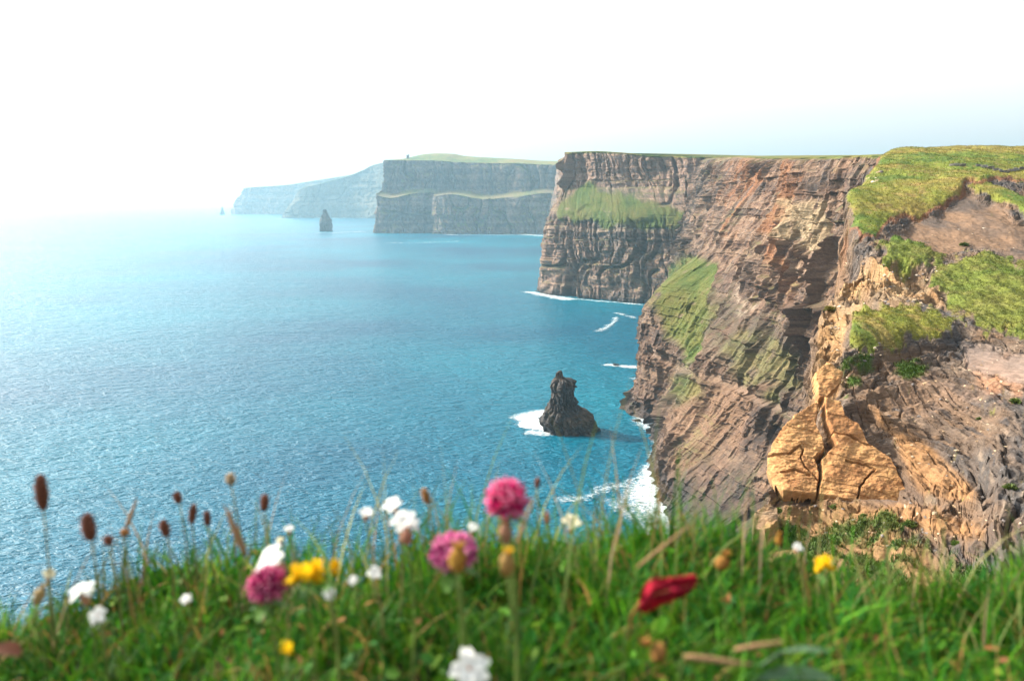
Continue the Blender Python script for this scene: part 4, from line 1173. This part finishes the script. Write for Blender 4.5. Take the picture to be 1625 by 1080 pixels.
bx = np.concatenate([np.linspace(-9, -1.3, 24, endpoint=False), np.linspace(-1.3, 1.3, 160, endpoint=False), np.linspace(1.3, 9, 25)])
by = np.concatenate([np.linspace(-6, 0.1, 20, endpoint=False), np.linspace(0.1, 1.1, 80)])
BXg, BYg = np.meshgrid(bx, by)
BZ = bank_z(BXg, BYg)
# below the lip the ground falls away to the sea
rows_x, rows_y, rows_z = [BXg], [BYg], [BZ]
for k, (dy, zz) in enumerate([(0.25, -1.2), (0.8, -4), (2.0, -12), (4, -30), (7, -60), (10, -90), (12, -113)]):
    rows_x.append(bx[None, :]); rows_y.append((1.1 + dy + 0 * bx)[None, :]); rows_z.append((EYE - 1.6 + zz + 0 * bx)[None, :])
BXg, BYg, BZ = np.concatenate(rows_x), np.concatenate(rows_y), np.concatenate(rows_z)
cb = mixc((0.035, 0.040, 0.014), (0.085, 0.060, 0.030), 0.4 + fbm(BXg * 9, BYg * 9, seed=603, octaves=4))
mat_soil = rock_mat('bank_soil', 0.02, 0.006)
me = mesh_np('turf_bank', np.stack([BXg, BYg, BZ], -1).reshape(-1, 3), grid_faces(*BXg.shape), tint=cb.reshape(-1, 3), smooth=True)
tag(link('turf_bank', me, mat_soil), 'grassy lip of the cliff top just in front of the viewer', 'ground', kind='structure')

# --- grass blades
mat_blade = leaf_mat('grass_blades', trans=0.42, rough=0.6, var=0.22, scale=60)
def blades(name, n, xr, yfun, hfun, wfun, seed, label, cols, lean=(0.1, 0.8), segs=4, dry=0.12, ymin=0.30):
    r = np.random.default_rng(seed)
    x = r.uniform(xr[0], xr[1], n); y = yfun(r, x)
    z = bank_z(x, y) - 0.006
    cl = fbm(x * 16, y * 16, seed=640, octaves=3)
    h = hfun(r, x, y) * np.clip(1 + 0.55 * cl, 0.5, 1.6); w = wfun(r, h)
    az = r.uniform(0, 2 * np.pi, n); le = r.uniform(lean[0], lean[1], n)
    face = r.uniform(0, 2 * np.pi, n)
    sx, sy = np.cos(face), np.sin(face)
    t = np.linspace(0, 1, segs + 1)
    wid = np.array([0.75, 1.0, 0.85, 0.55, 0.04]) if segs == 4 else np.interp(t, [0, 0.3, 0.7, 1], [0.8, 1, 0.7, 0.04])
    ox = np.cos(az)[:, None] * (le * h)[:, None] * t[None] ** 1.9; oy = np.sin(az)[:, None] * (le * h)[:, None] * t[None] ** 1.9
    oz = h[:, None] * (t[None] - 0.35 * le[:, None] * t[None] ** 2.4)
    cx, cy, cz = x[:, None] + ox, y[:, None] + oy, z[:, None] + oz
    W = w[:, None] * wid[None] * 0.5
    Lp = np.stack([cx - sx[:, None] * W, cy - sy[:, None] * W, cz], -1); Rp = np.stack([cx + sx[:, None] * W, cy + sy[:, None] * W, cz], -1)
    V = np.stack([Lp, Rp], 2)                                   # n, seg+1, 2, 3
    k = 2 * (segs + 1)
    f = np.array([[2 * s, 2 * s + 1, 2 * s + 3, 2 * s + 2] for s in range(segs)])
    F = (np.arange(n)[:, None, None] * k + f[None]).reshape(-1, 4)
    cols = np.array(cols); pick = r.choice(len(cols), n)
    c = cols[pick] * r.uniform(0.6, 1.45, n)[:, None] * np.clip(1 + 0.8 * fbm(x * 11, y * 11, seed=641, octaves=3), 0.45, 1.7)[:, None]
    dr = r.uniform(0, 1, n) < dry
    c[dr] = np.array((0.22, 0.13, 0.040)) * r.uniform(0.5, 1.3, dr.sum())[:, None]
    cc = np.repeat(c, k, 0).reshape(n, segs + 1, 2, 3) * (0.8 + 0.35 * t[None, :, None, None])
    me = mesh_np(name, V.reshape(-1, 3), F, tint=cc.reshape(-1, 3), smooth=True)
    return tag(link(name, me, mat_blade), label, 'grass', kind='stuff')
GREENS = [(0.030, 0.120, 0.005), (0.050, 0.150, 0.006), (0.016, 0.080, 0.006), (0.075, 0.150, 0.008), (0.018, 0.100, 0.014)]
def y_mid(r, x):
    return 0.26 + (lip_y(x) - 0.20) * np.sqrt(r.uniform(0.0, 1, len(x)))
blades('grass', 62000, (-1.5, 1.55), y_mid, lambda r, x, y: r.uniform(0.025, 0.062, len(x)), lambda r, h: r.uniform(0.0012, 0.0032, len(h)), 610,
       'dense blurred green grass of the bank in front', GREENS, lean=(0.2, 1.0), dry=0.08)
blades('grass', 4000, (-1.5, 1.55), lambda r, x: lip_y(x) - 0.10 + r.uniform(0, 0.16, len(x)), lambda r, x, y: r.uniform(0.04, 0.105, len(x)) * np.where(np.abs(x - 0.08) < 0.3, 1.0, 0.8), lambda r, h: r.uniform(0.0013, 0.0028, len(h)), 611,
       'taller grass blades fringing the edge of the bank', GREENS + [(0.16, 0.17, 0.05)], lean=(0.05, 0.7), dry=0.08)
blades('grass', 240, (-0.80, 0.85), lambda r, x: lip_y(x) - 0.16 + r.uniform(0, 0.2, len(x)), lambda r, x, y: r.uniform(0.10, 0.175, len(x)) * np.where((x > -0.18) & (x < 0.26), 1.0, 0.72), lambda r, h: r.uniform(0.0012, 0.0024, len(h)), 612,
       'thin seeding grass stalks rising against the sea', [(0.20, 0.19, 0.07), (0.12, 0.17, 0.05), (0.28, 0.20, 0.12)], lean=(0.05, 0.5), dry=0.15)
# --- small leafy ground cover between the blades
r3 = np.random.default_rng(620)
n = 8000
x = r3.uniform(-1.5, 1.55, n); y = y_mid(r3, x); z = bank_z(x, y) + r3.uniform(0.004, 0.034, n)
nrm_ = np.stack([r3.normal(0, 0.55, n), r3.normal(-0.2, 0.55, n), np.ones(n)], 1); nrm_ /= np.linalg.norm(nrm_, axis=1, keepdims=True)
t1 = np.cross(nrm_, r3.normal(0, 1, (n, 3))); t1 /= np.linalg.norm(t1, axis=1, keepdims=True); t2 = np.cross(nrm_, t1)
L_ = r3.uniform(0.0035, 0.0068, n)[:, None]; Wl = L_ * r3.uniform(0.35, 0.6, n)[:, None]
cpt = np.stack([x, y, z], 1)
V = np.stack([cpt - t1 * L_, cpt - t1 * L_ * 0.2 + t2 * Wl + nrm_ * Wl * 0.3, cpt + t1 * L_ * 0.55 + t2 * Wl * 0.8 + nrm_ * Wl * 0.3, cpt + t1 * L_, cpt + t1 * L_ * 0.55 - t2 * Wl * 0.8 + nrm_ * Wl * 0.3, cpt - t1 * L_ * 0.2 - t2 * Wl + nrm_ * Wl * 0.3], 1)
k = np.arange(n)[:, None] * 6
F = np.concatenate([k + np.array([0, 1, 2, 3]), k + np.array([0, 3, 4, 5])])
cg = np.array(GREENS)[r3.choice(5, n)] * r3.uniform(0.7, 1.4, n)[:, None]
dr = r3.uniform(0, 1, n) < 0.07
cg[dr] = np.array((0.25, 0.11, 0.04)) * r3.uniform(0.5, 1.3, dr.sum())[:, None]
me = mesh_np('undergrowth', V.reshape(-1, 3), F, tint=np.repeat(cg, 6, 0), smooth=True)
tag(link('undergrowth', me, mat_blade), 'small clover and trefoil leaves among the grass of the bank', 'leaves', kind='stuff')

# ------------------------------------------------------------------ flowers (each one a thing of its own)
mat_stem = leaf_mat('stem_green', trans=0.1, var=0.2)
mat_petal = leaf_mat('petal_tissue', trans=0.35, rough=0.85, var=0.25, scale=300)
mat_seed = leaf_mat('dry_seed_head', trans=0.0, rough=0.85, var=0.45, scale=900)
G_STEM, T_STEM = (0.10, 0.15, 0.035), (0.17, 0.155, 0.055)

def ell(mb, c, r, col, n=10, m=7, axis=None, bump=0.0, seed=0):
    th = np.linspace(0, 2 * np.pi, n, endpoint=False); ph = np.linspace(-1.5, 1.5, m)
    T, P_ = np.meshgrid(th, ph)
    k = 1 + bump * noise(T * 2.2, P_ * 4, seed=seed)
    V = np.stack([np.cos(T) * np.cos(P_) * r[0] * k, np.sin(T) * np.cos(P_) * r[1] * k, np.sin(P_) * r[2]], -1).reshape(-1, 3)
    if axis is not None:
        w = np.asarray(axis, float); w = w / np.linalg.norm(w)
        u = np.cross(w, (0, 1, 0.13)); u /= np.linalg.norm(u); v = np.cross(w, u)
        V = V[:, :1] * u + V[:, 1:2] * v + V[:, 2:] * w
    F = grid_faces(m, n, wrap=True).tolist() + [tuple(range(n - 1, -1, -1)), tuple((m - 1) * n + j for j in range(n))]
    mb.add(V + np.asarray(c), F, col)

def stem_to(root, p, foot, rad, col, bow=0.006, name='stem', mat=None):
    """Stem from the ground at foot to the point p (world), relative to root."""
    p = np.asarray(p, float); foot = np.asarray(foot, float)
    t = np.linspace(0, 1, 7)[:, None]
    path = foot * (1 - t) + p * t + np.array([bow, 0, 0]) * np.sin(np.pi * t)
    mb = MB(); mb.tube(path - np.array(root.location), np.linspace(rad * 1.15, rad * 0.8, 7), 6, col)
    return mb.build(name, mat or mat_stem, root)

def foot_of(px_, Y, dx=0.0):
    x = (px_ - CX) / FPX * Y + dx
    return np.array([x, Y, float(bank_z(np.array([x]), np.array([Y]))[0]) - 0.004])

def leaf_shape(mb, base, d, length, width, col, curl=0.25, up=(0, 0, 1), n=6):
    d = np.asarray(d, float); d = d / np.linalg.norm(d); s = np.cross(d, up); s /= np.linalg.norm(s); nn = np.cross(s, d)
    V = []
    for k in range(n + 1):
        t = k / n
        w = width * 0.5 * (math.sin(math.pi * min(1, t ** 1.25 * 0.94 + 0.04)) ** 0.6)
        c = np.asarray(base) + d * length * t + nn * (-curl * length * t * t)
        V += [c - s * w + nn * w * 0.35, c, c + s * w + nn * w * 0.35]
    F = []
    for k in range(n):
        a = 3 * k
        F += [(a, a + 1, a + 4, a + 3), (a + 1, a + 2, a + 5, a + 4)]
    mb.add(V, F, col)

def clover(px_, py_, w_px, h_px, Y, label, seed, foot_px, tone):
    r = np.random.default_rng(seed)
    c = at(px_, py_, Y); R = w_px / FPX * Y / 2; Rz = h_px / FPX * Y / 2
    f = foot_of(foot_px, Y)
    root = empty('clover_flower', f); tag(root, label, 'flower', 'pink clover heads on the bank')
    stem_to(root, c - np.array([0, 0, Rz * 0.8]), f, 0.0011, G_STEM)
    mb = MB(); ell(mb, c - f, (R * 0.62, R * 0.62, Rz * 0.62), np.array(tone) * 0.5, 10, 7); mb.build('flower_core', mat_petal, root)
    mb = MB(); n = 210
    for k in range(n):
        zz = 1 - 1.75 * (k + 0.5) / n; ph = k * 2.39996
        rr = math.sqrt(max(0, 1 - zz * zz)); d = np.array([rr * math.cos(ph), rr * math.sin(ph), zz]) + r.normal(0, 0.07, 3)
        d /= np.linalg.norm(d)
        up = d + np.array([0, 0, 0.35]); up /= np.linalg.norm(up)
        sc = np.array([R, R, Rz]); l1 = r.uniform(0.80, 1.14)
        o_ = c - f; p0 = o_ + d * sc * 0.5; p1 = o_ + d * sc * 0.8; p2 = p1 + up * sc * (l1 - 0.78)
        col_ = np.array(tone) * r.uniform(0.45, 1.25)
        tipc = np.clip(col_ * 0.45 + np.array((0.75, 0.34, 0.48)) * 0.7, 0, 0.9) if r.uniform() < 0.55 else col_
        w1 = R * r.uniform(0.065, 0.10)
        mb.tube([p0, p1, (p1 + p2) / 2, p2], [w1 * 0.6, w1, w1 * 1.1, w1 * 0.35], 5, np.repeat(np.array([col_ * 0.8, col_, (col_ + tipc) / 2, tipc]), 5, 0))
    o = mb.build('floret_cluster', mat_petal, root); o['kind'] = 'stuff'
    mb = MB()
    for a in (0.3, 2.4, 4.5):
        leaf_shape(mb, c - f - np.array([0, 0, Rz * 0.95]), (math.cos(a), math.sin(a), -0.15), R * 1.15, R * 0.75, (0.07, 0.15, 0.03))
    mb.build('leaf', mat_stem, root)
clover(804, 793, 70, 66, 0.47, 'bright magenta clover head standing tallest above the sea', 700, 806, (0.70, 0.030, 0.20))
clover(720, 876, 76, 58, 0.50, 'ragged pale pink clover head behind a tan bud', 701, 716, (0.58, 0.095, 0.30))
clover(425, 928, 62, 58, 0.46, 'pink clover head beside the yellow flowers', 702, 430, (0.52, 0.045, 0.19))

def campion(px_, py_, w_px, Y, label, seed, foot_px, tilt, calyx=True, col=(0.86, 0.86, 0.84), hfrac=0.42, cal_col=(0.42, 0.24, 0.15), n_pet=5):
    r = np.random.default_rng(seed)
    c = at(px_, py_, Y); R = 0.88 * w_px / FPX * Y / 2
    f = foot_of(foot_px, Y)
    root = empty('campion_flower', f); tag(root, label, 'flower', 'white campions on the bank')
    ax = np.array([math.sin(tilt[0]), -math.sin(tilt[1]), math.cos(tilt[0]) * math.cos(tilt[1])]); ax /= np.linalg.norm(ax)
    cl = R * 1.15
    cbase = c - ax * cl * 1.25
    stem_to(root, cbase, f, 0.0009, T_STEM if seed % 2 else G_STEM)
    mb = MB(); ell(mb, c - f - ax * cl * 0.7, (R * 0.36, R * 0.36, cl * 0.62), cal_col, 10, 8, ax); mb.build('calyx', mat_petal, root)
    u = np.cross(ax, (0.2, 1, 0.1)); u /= np.linalg.norm(u); v = np.cross(ax, u)
    for k in range(n_pet):
        a = 2 * math.pi * (k + r.uniform(-0.12, 0.12)) / n_pet + 0.4
        d = math.cos(a) * u + math.sin(a) * v
        mb = MB()
        for s in (-0.22, 0.22):                                   # each petal is cleft into two lobes
            dd = math.cos(a + s) * u + math.sin(a + s) * v + ax * r.uniform(0.25, 0.5)
            leaf_shape(mb, c - f + d * R * 0.12, dd, R * r.uniform(0.75, 1.0), R * 0.62, col, curl=r.uniform(0.15, 0.6), up=ax, n=5)
        mb.build('petal', mat_petal, root)
for i, a in enumerate([
    (642, 826, 50, 0.52, 'large white campion with a pink calyx left of the magenta clover', 644, (0.05, 0.45)),
    (622, 800, 36, 0.60, 'white campion rising just behind the large one', 622, (-0.3, 0.5)),
    (581, 813, 26, 0.62, 'small white campion against the sea, outermost of the three together', 578, (0.1, 0.3)),
    (428, 888, 62, 0.52, 'tilted white campion above the pink clover', 432, (-0.55, 0.5)),
    (130, 936, 44, 0.56, 'flat white campion beneath the plantain stems', 136, (-0.2, 0.25)),
    (745, 1060, 66, 0.42, 'white campion low at the bottom edge of the view', 746, (0.1, 0.9)),
    (751, 836, 22, 0.66, 'tiny white campion between the two upright clovers', 750, (0.2, 0.3)),
    (595, 908, 26, 0.56, 'small white campion low in the grass below the three together', 596, (0.2, 0.6)),
    (560, 920, 17, 0.56, 'white campion bud right of the yellow flowers', 561, (0.0, 0.7)),
    (522, 941, 24, 0.52, 'small white campion under the yellow flowers', 523, (0.3, 0.7)),
    (295, 950, 20, 0.58, 'half closed campion in the grass below the brown seed heads', 296, (0.0, 0.5)),
    (908, 828, 36, 0.64, 'cream white campion right of the magenta clover', 906, (0.1, 0.4)),
    (459, 838, 18, 0.66, 'campion with a swollen tan calyx left above the yellow flowers', 460, (0.0, 0.2)),
    (444, 856, 15, 0.66, 'small cream campion bud beside the swollen calyx', 447, (-0.2, 0.2)),
    (78, 910, 24, 0.62, 'withered campion at the foot of the tallest plantain', 76, (0.35, 0.3)),
    (1266, 868, 18, 0.66, 'faded campion at the edge of the bank before the ochre rock', 1268, (0.1, 0.4)),
    (155, 975, 30, 0.52, 'pale campion sunk in the grass below the flat white one', 158, (0.2, 0.6)),
]):
    campion(a[0], a[1], a[2], a[3], a[4], 720 + i, a[5], a[6], col=(0.74, 0.75, 0.73) if i not in (11, 13, 14) else (0.66, 0.62, 0.44))

def bud(px_, py_, w_px, h_px, Y, label, seed, foot_px, col, top=None, lean=0.0):
    c = at(px_, py_, Y); R = w_px / FPX * Y / 2; Rz = h_px / FPX * Y / 2
    f = foot_of(foot_px, Y)
    root = empty('seed_pod', f); tag(root, label, 'seed pod', 'tan seed pods on the bank')
    ax = np.array([lean, -0.1, 1.0])
    stem_to(root, c - ax * Rz, f, 0.0007, G_STEM)
    mb = MB(); ell(mb, c - f, (R * 0.74, R * 0.74, Rz * 0.92), np.array(col) * np.array((0.72, 0.76, 0.8)), 14, 9, ax, 0.35, seed); mb.build('pod', mat_petal, root)
    mb = MB()
    for k in range(6):
        a = k * math.pi / 3
        leaf_shape(mb, c - f + ax * Rz * 0.75, (math.cos(a) * 0.8, math.sin(a) * 0.8, 1.0), R * 0.95, R * 0.7, top if top else np.array(col) * 0.6, 0.2, up=(0.1, 0.2, 0.3))
    mb.build('sepal', mat_petal, root)
bud(802, 846, 27, 40, 0.46, 'pinkish bud right under the magenta clover', 760, 804, (0.52, 0.27, 0.17), (0.45, 0.20, 0.14))
bud(805, 895, 31, 44, 0.44, 'tan seed pod with a yellow frill below the magenta clover', 761, 806, (0.46, 0.28, 0.10), (0.60, 0.35, 0.03))
bud(726, 888, 38, 44, 0.44, 'round tan seed pod in front of the ragged clover', 762, 722, (0.50, 0.27, 0.055), (0.40, 0.22, 0.05))
bud(645, 852, 24, 26, 0.50, 'pink bud beneath the large white campion', 763, 640, (0.50, 0.24, 0.16))
bud(868, 822, 11, 22, 0.62, 'slim orange bud between the clover and the cream campion', 764, 868, (0.50, 0.20, 0.10))
bud(1146, 893, 28, 26, 0.56, 'drooping orange brown pod in the grass above the red leaf', 765, 1140, (0.42, 0.20, 0.05), lean=0.6)
bud(1236, 856, 14, 22, 0.64, 'orange pod on the edge of the bank before the ochre rock', 766, 1238, (0.52, 0.25, 0.05))
bud(62, 945, 22, 34, 0.56, 'straw coloured pod leaning beside the withered campion', 768, 66, (0.50, 0.36, 0.18), lean=0.5)
bud(1045, 1036, 40, 26, 0.42, 'fat brown pod with its stalk lying low under the red leaf', 770, 1060, (0.42, 0.20, 0.06), lean=-2.2)

def plantain(px_, py_, w_px, h_px, Y, label, seed, foot_px, lean=0.0, col=(0.115, 0.045, 0.028), stem=T_STEM, rad=0.0008):
    c = at(px_, py_, Y); R = w_px / FPX * Y / 2; Rz = h_px / FPX * Y / 2
    f = foot_of(foot_px, Y)
    root = empty('plantain_stalk', f); tag(root, label, 'plant', 'brown plantain seed heads on the bank')
    ax = np.array([lean, 0, 1.0]); ax /= np.linalg.norm(ax)
    stem_to(root, c - ax * Rz * 0.9, f, rad, stem, bow=0.003)
    mb = MB(); ell(mb, c - f, (R * 0.85, R * 0.85, Rz), col, 10, 9, ax, 0.12, seed)
    mb.build('seed_head', mat_seed, root)
    r = np.random.default_rng(seed); mb = MB()
    u = np.cross(ax, (0, 1, 0.1)); u /= np.linalg.norm(u); v = np.cross(ax, u)
    for k in range(110):
        t = -0.9 + 1.8 * (k + 0.5) / 110; a = k * 2.39996
        rr = R * 0.85 * math.sqrt(1 - t * t * 0.9)
        d = math.cos(a) * u + math.sin(a) * v
        p0 = c - f + ax * Rz * t + d * rr * 0.8; p1 = c - f + ax * (Rz * t + R * 0.12) + d * rr * r.uniform(1.15, 1.6)
        mb.tube([p0, p1], [R * 0.13, R * 0.03], 4, np.array(col) * r.uniform(0.5, 3.2))
    o = mb.build('scale_cluster', mat_seed, root); o['kind'] = 'stuff'
for i, a in enumerate([
    (66, 781, 21, 60, 0.62, 'tallest plantain, long brown seed head at the far left', 80, -0.12),
    (141, 836, 22, 46, 0.56, 'thick brown plantain head on a pale bent stem, second from the left edge', 172, -0.22),
    (172, 857, 13, 17, 0.62, 'small round brown seed head drooping beside the thick plantain', 196, -0.6),
    (198, 845, 13, 12, 0.66, 'tiny orange brown seed head under a dry spike', 205, 0.5),
    (262, 838, 15, 29, 0.66, 'short dark plantain head, lowest of the loose cluster over the sea', 276, -0.3),
    (282, 789, 13, 20, 0.70, 'small dark plantain head, highest of the cluster at its left side', 300, -0.4),
    (306, 815, 13, 34, 0.70, 'double brown seed head in the middle of the cluster', 308, 0.1),
    (329, 822, 12, 25, 0.70, 'slim dark plantain head at the right side of the cluster', 334, -0.1),
    (420, 797, 14, 28, 0.70, 'plantain head standing alone above the tilted white campion', 426, 0.05),
    (676, 787, 13, 28, 0.64, 'tan plantain head leaning left above the pink bud', 690, -0.35),
    (853, 765, 9, 18, 0.70, 'thin brown seed head right above the magenta clover', 846, 0.15),
]):
    plantain(a[0], a[1], a[2], a[3], a[4], a[5], 780 + i, a[6], a[7], col=(0.115, 0.045, 0.028) if i not in (3, 9) else (0.22, 0.11, 0.04))
plantain(366, 760, 15, 20, 0.66, 'pale tufted seed head on a tall thin stem above the cluster', 799, 396, -0.15, col=(0.26, 0.20, 0.13))
# dry grass spikes
def spike(p0, p1, foot_px, Y, label, seed, wpx=9):
    a, b = at(p0[0], p0[1], Y), at(p1[0], p1[1], Y)
    f = foot_of(foot_px, Y)
    root = empty('grass_spike', f); tag(root, label, 'grass', 'dry grass spikes on the bank')
    stem_to(root, a, f, 0.0005, G_STEM, bow=-0.002)
    R = wpx / FPX * Y / 2
    mb = MB(); r = np.random.default_rng(seed)
    t = np.linspace(0, 1, 9)
    mb.tube(a + (b - a) * t[:, None] - f, R * np.array([0.5, 0.9, 1, 1, 0.95, 0.85, 0.7, 0.5, 0.2]), 6, (0.27, 0.16, 0.085))
    for k in range(34):
        q = a + (b - a) * r.uniform(0, 1) - f; d = r.normal(0, 1, 3) * 0.5 + (b - a) / np.linalg.norm(b - a); d /= np.linalg.norm(d)
        mb.tube([q, q + d * R * 2.2], [R * 0.35, R * 0.05], 4, np.array((0.30, 0.18, 0.10)) * r.uniform(0.6, 1.5))
    mb.build('seed_spike', mat_seed, root)
spike((390, 880), (358, 806), 366, 0.62, 'thick dry brown spike slanting beside the tilted campion', 801, 11)
spike((200, 838), (216, 795), 192, 0.66, 'slim dry spike slanting right above a tiny seed head', 802, 7)
spike((820, 862), (848, 790), 808, 0.52, 'dry spike slanting across the lower edge of the magenta clover', 803, 6)
spike((1010, 900), (1098, 830), 985, 0.50, 'long straw stalk slanting over the sea and surf', 804, 5)
spike((1165, 1030), (1238, 1018), 1120, 0.42, 'dry red brown stalk lying right of the red leaf', 805, 8)
spike((1085, 1040), (1192, 1054), 1062, 0.41, 'straw stalk lying along the bottom below the red leaf', 806, 9)

def trefoil(px_, py_, w_px, h_px, Y, label, seed, foot_px, n=4):
    r = np.random.default_rng(seed)
    c = at(px_, py_, Y); R = w_px / FPX * Y / 2; Rz = h_px / FPX * Y / 2
    f = foot_of(foot_px, Y)
    root = empty('trefoil_flower', f); tag(root, label, 'flower', 'yellow trefoils on the bank')
    stem_to(root, c - np.array([0, 0, Rz * 0.7]), f, 0.0009, G_STEM)
    for k in range(n):
        a = 2 * math.pi * k / n + r.uniform(0, 1)
        d = np.array([math.cos(a), -abs(math.sin(a)) * 0.6, 0.35 * r.uniform(-1, 1)])
        q = c - f + d * np.array([R, R, Rz]) * 0.5
        yc = np.array((0.80, 0.52, 0.012)) * r.uniform(0.85, 1.1)
        mb = MB()
        leaf_shape(mb, q, d * 0.4 + np.array([0, -0.25, 1]), Rz * 1.0, R * 1.0, yc, 0.3, up=d + np.array([0.01, 0.02, 0]))      # standard
        leaf_shape(mb, q, d + np.array([0, -0.2, 0.25]), R * 0.8, R * 0.55, yc * 0.9, 0.2)                                       # wings
        ell(mb, q + d * R * 0.25, (R * 0.26, R * 0.26, R * 0.42), yc * 0.85, 8, 6, d)                                            # keel
        mb.build('pea_flower', mat_petal, root)
    mb = MB()
    for a in (0.2, 2.2, 4.4):
        leaf_shape(mb, c - f - np.array([0, 0, Rz * 1.0]), (math.cos(a), math.sin(a), -0.1), R * 0.9, R * 0.5, (0.06, 0.14, 0.03))
    mb.build('leaf', mat_stem, root)
trefoil(484, 912, 54, 50, 0.46, 'larger yellow trefoil right next to the pink clover', 810, 486, 5)
trefoil(523, 905, 38, 44, 0.48, 'smaller yellow trefoil, second one along from the pink clover', 811, 520, 4)
trefoil(1305, 897, 34, 38, 0.60, 'single yellow trefoil before the ochre rock', 812, 1308, 4)
trefoil(455, 1034, 18, 40, 0.42, 'narrow yellow trefoil low in the grass near the bottom', 813, 458, 3)

# --- the red leaf
f = at(1060, 962, 0.46)
rl = empty('red_leaf', f); tag(rl, 'curled crimson leaf caught in the green grass', 'leaf')
gx, gy = np.meshgrid(np.linspace(0, 1, 17), np.linspace(-1, 1, 9))
kx = [0, 0.10, 0.25, 0.5, 0.75, 0.92, 1.0]
topy = np.interp(gx, kx, [948, 926, 918, 916, 914, 911, 914]); boty = np.interp(gx, kx, [966, 974, 966, 955, 948, 934, 922])
qy = (topy + boty) / 2 + gy * (topy - boty) / 2
qx = 1014 + 94 * gx
Yl = 0.46 + 0.006 * (gy ** 2 - 0.5) * np.sin(np.pi * gx) + 0.010 * (gx - 0.5) + 0.006 * noise(gx * 5, gy * 2.5, seed=816) + 0.003 * noise(gx * 13, gy * 5, seed=817)
V = np.stack([(qx - CX) / FPX * Yl, Yl, EYE - (qy - HY) / FPX * Yl], -1) - f
Vb = V + np.array([0, 0.0006, 0])
nv = V.shape[0] * V.shape[1]
F1 = grid_faces(9, 17); F2 = grid_faces(9, 17)[:, ::-1] + nv
cr_ = mixc((0.42, 0.016, 0.032), (0.24, 0.010, 0.032), 0.5 + fbm(gx * 6, gy * 3, seed=815)).reshape(-1, 3)
me = mesh_np('blade', np.concatenate([V.reshape(-1, 3), Vb.reshape(-1, 3)]), np.concatenate([F1, F2]), tint=np.concatenate([cr_, cr_]), smooth=True)
link('blade', me, mat_petal, rl)
mb = MB(); mb.tube([V[4, k] - np.array([0, 0.0006, 0]) for k in range(0, 17, 4)], 0.0005, 5, (0.40, 0.12, 0.06)); mb.build('midrib', mat_petal, rl)
mb = MB(); mb.tube([V[4, 0], V[4, 0] + np.array([-0.004, 0.002, -0.008]), V[4, 0] + np.array([-0.005, 0.004, -0.022])], 0.0006, 5, (0.35, 0.12, 0.05)); mb.build('leaf_stalk', mat_petal, rl)

# --- broad grey-green leaf at the bottom, and a dead brown one at the left
def broad_leaf(name, px_, py_, Y, length, width, d, col, label, seed):
    c = at(px_, py_, Y)
    root = empty(name, c); tag(root, label, 'leaf')
    mb = MB(); leaf_shape(mb, (0, 0, 0), d, length, width, col, 0.15, n=10); mb.build('blade', mat_stem, root)
    mb = MB(); mb.tube([(0, 0, 0), -np.array(d) * 0.012 - np.array([0, 0, 0.006])], 0.0009, 5, col); mb.build('leaf_stalk', mat_stem, root)
broad_leaf('plantain_leaf', 1205, 1078, 0.44, 0.042, 0.015, (1, 0.12, 0.08), (0.035, 0.075, 0.035), 'broad dull green leaf lying at the bottom of the view', 830)
broad_leaf('plantain_leaf', 1240, 1034, 0.46, 0.028, 0.006, (1, 0.1, 0.10), (0.06, 0.11, 0.06), 'narrow grey green leaf above the broad one', 831)
broad_leaf('dead_leaf', -16, 1030, 0.44, 0.016, 0.014, (0.8, 0.1, -0.1), (0.075, 0.024, 0.010), 'dark brown dead leaf at the lower left corner', 832)

# ------------------------------------------------------------------ sea air
m, n, l = new_mat('sea_haze')
out = n.new('ShaderNodeOutputMaterial'); pv = n.new('ShaderNodeVolumePrincipled')
pv.inputs['Color'].default_value = (0.50, 0.81, 1.0, 1)
pv.inputs['Density'].default_value = 0.8e-4
pv.inputs['Anisotropy'].default_value = 0.25
l.new(pv.outputs[0], out.inputs['Volume'])
RB, zb0, zb1 = 43000.0, -12.0, 385.0
V = [(sx * RB, sy * RB, z) for z in (zb0, zb1) for sx, sy in ((-1, -1), (1, -1), (1, 1), (-1, 1))]
me = bpy.data.meshes.new('haze'); me.from_pydata(V, [], [(0, 3, 2, 1), (4, 5, 6, 7), (0, 1, 5, 4), (1, 2, 6, 5), (2, 3, 7, 6), (3, 0, 4, 7)]); me.update()
tag(link('haze', me, m), 'pale sea haze fading the far headlands and horizon', 'haze', kind='stuff')
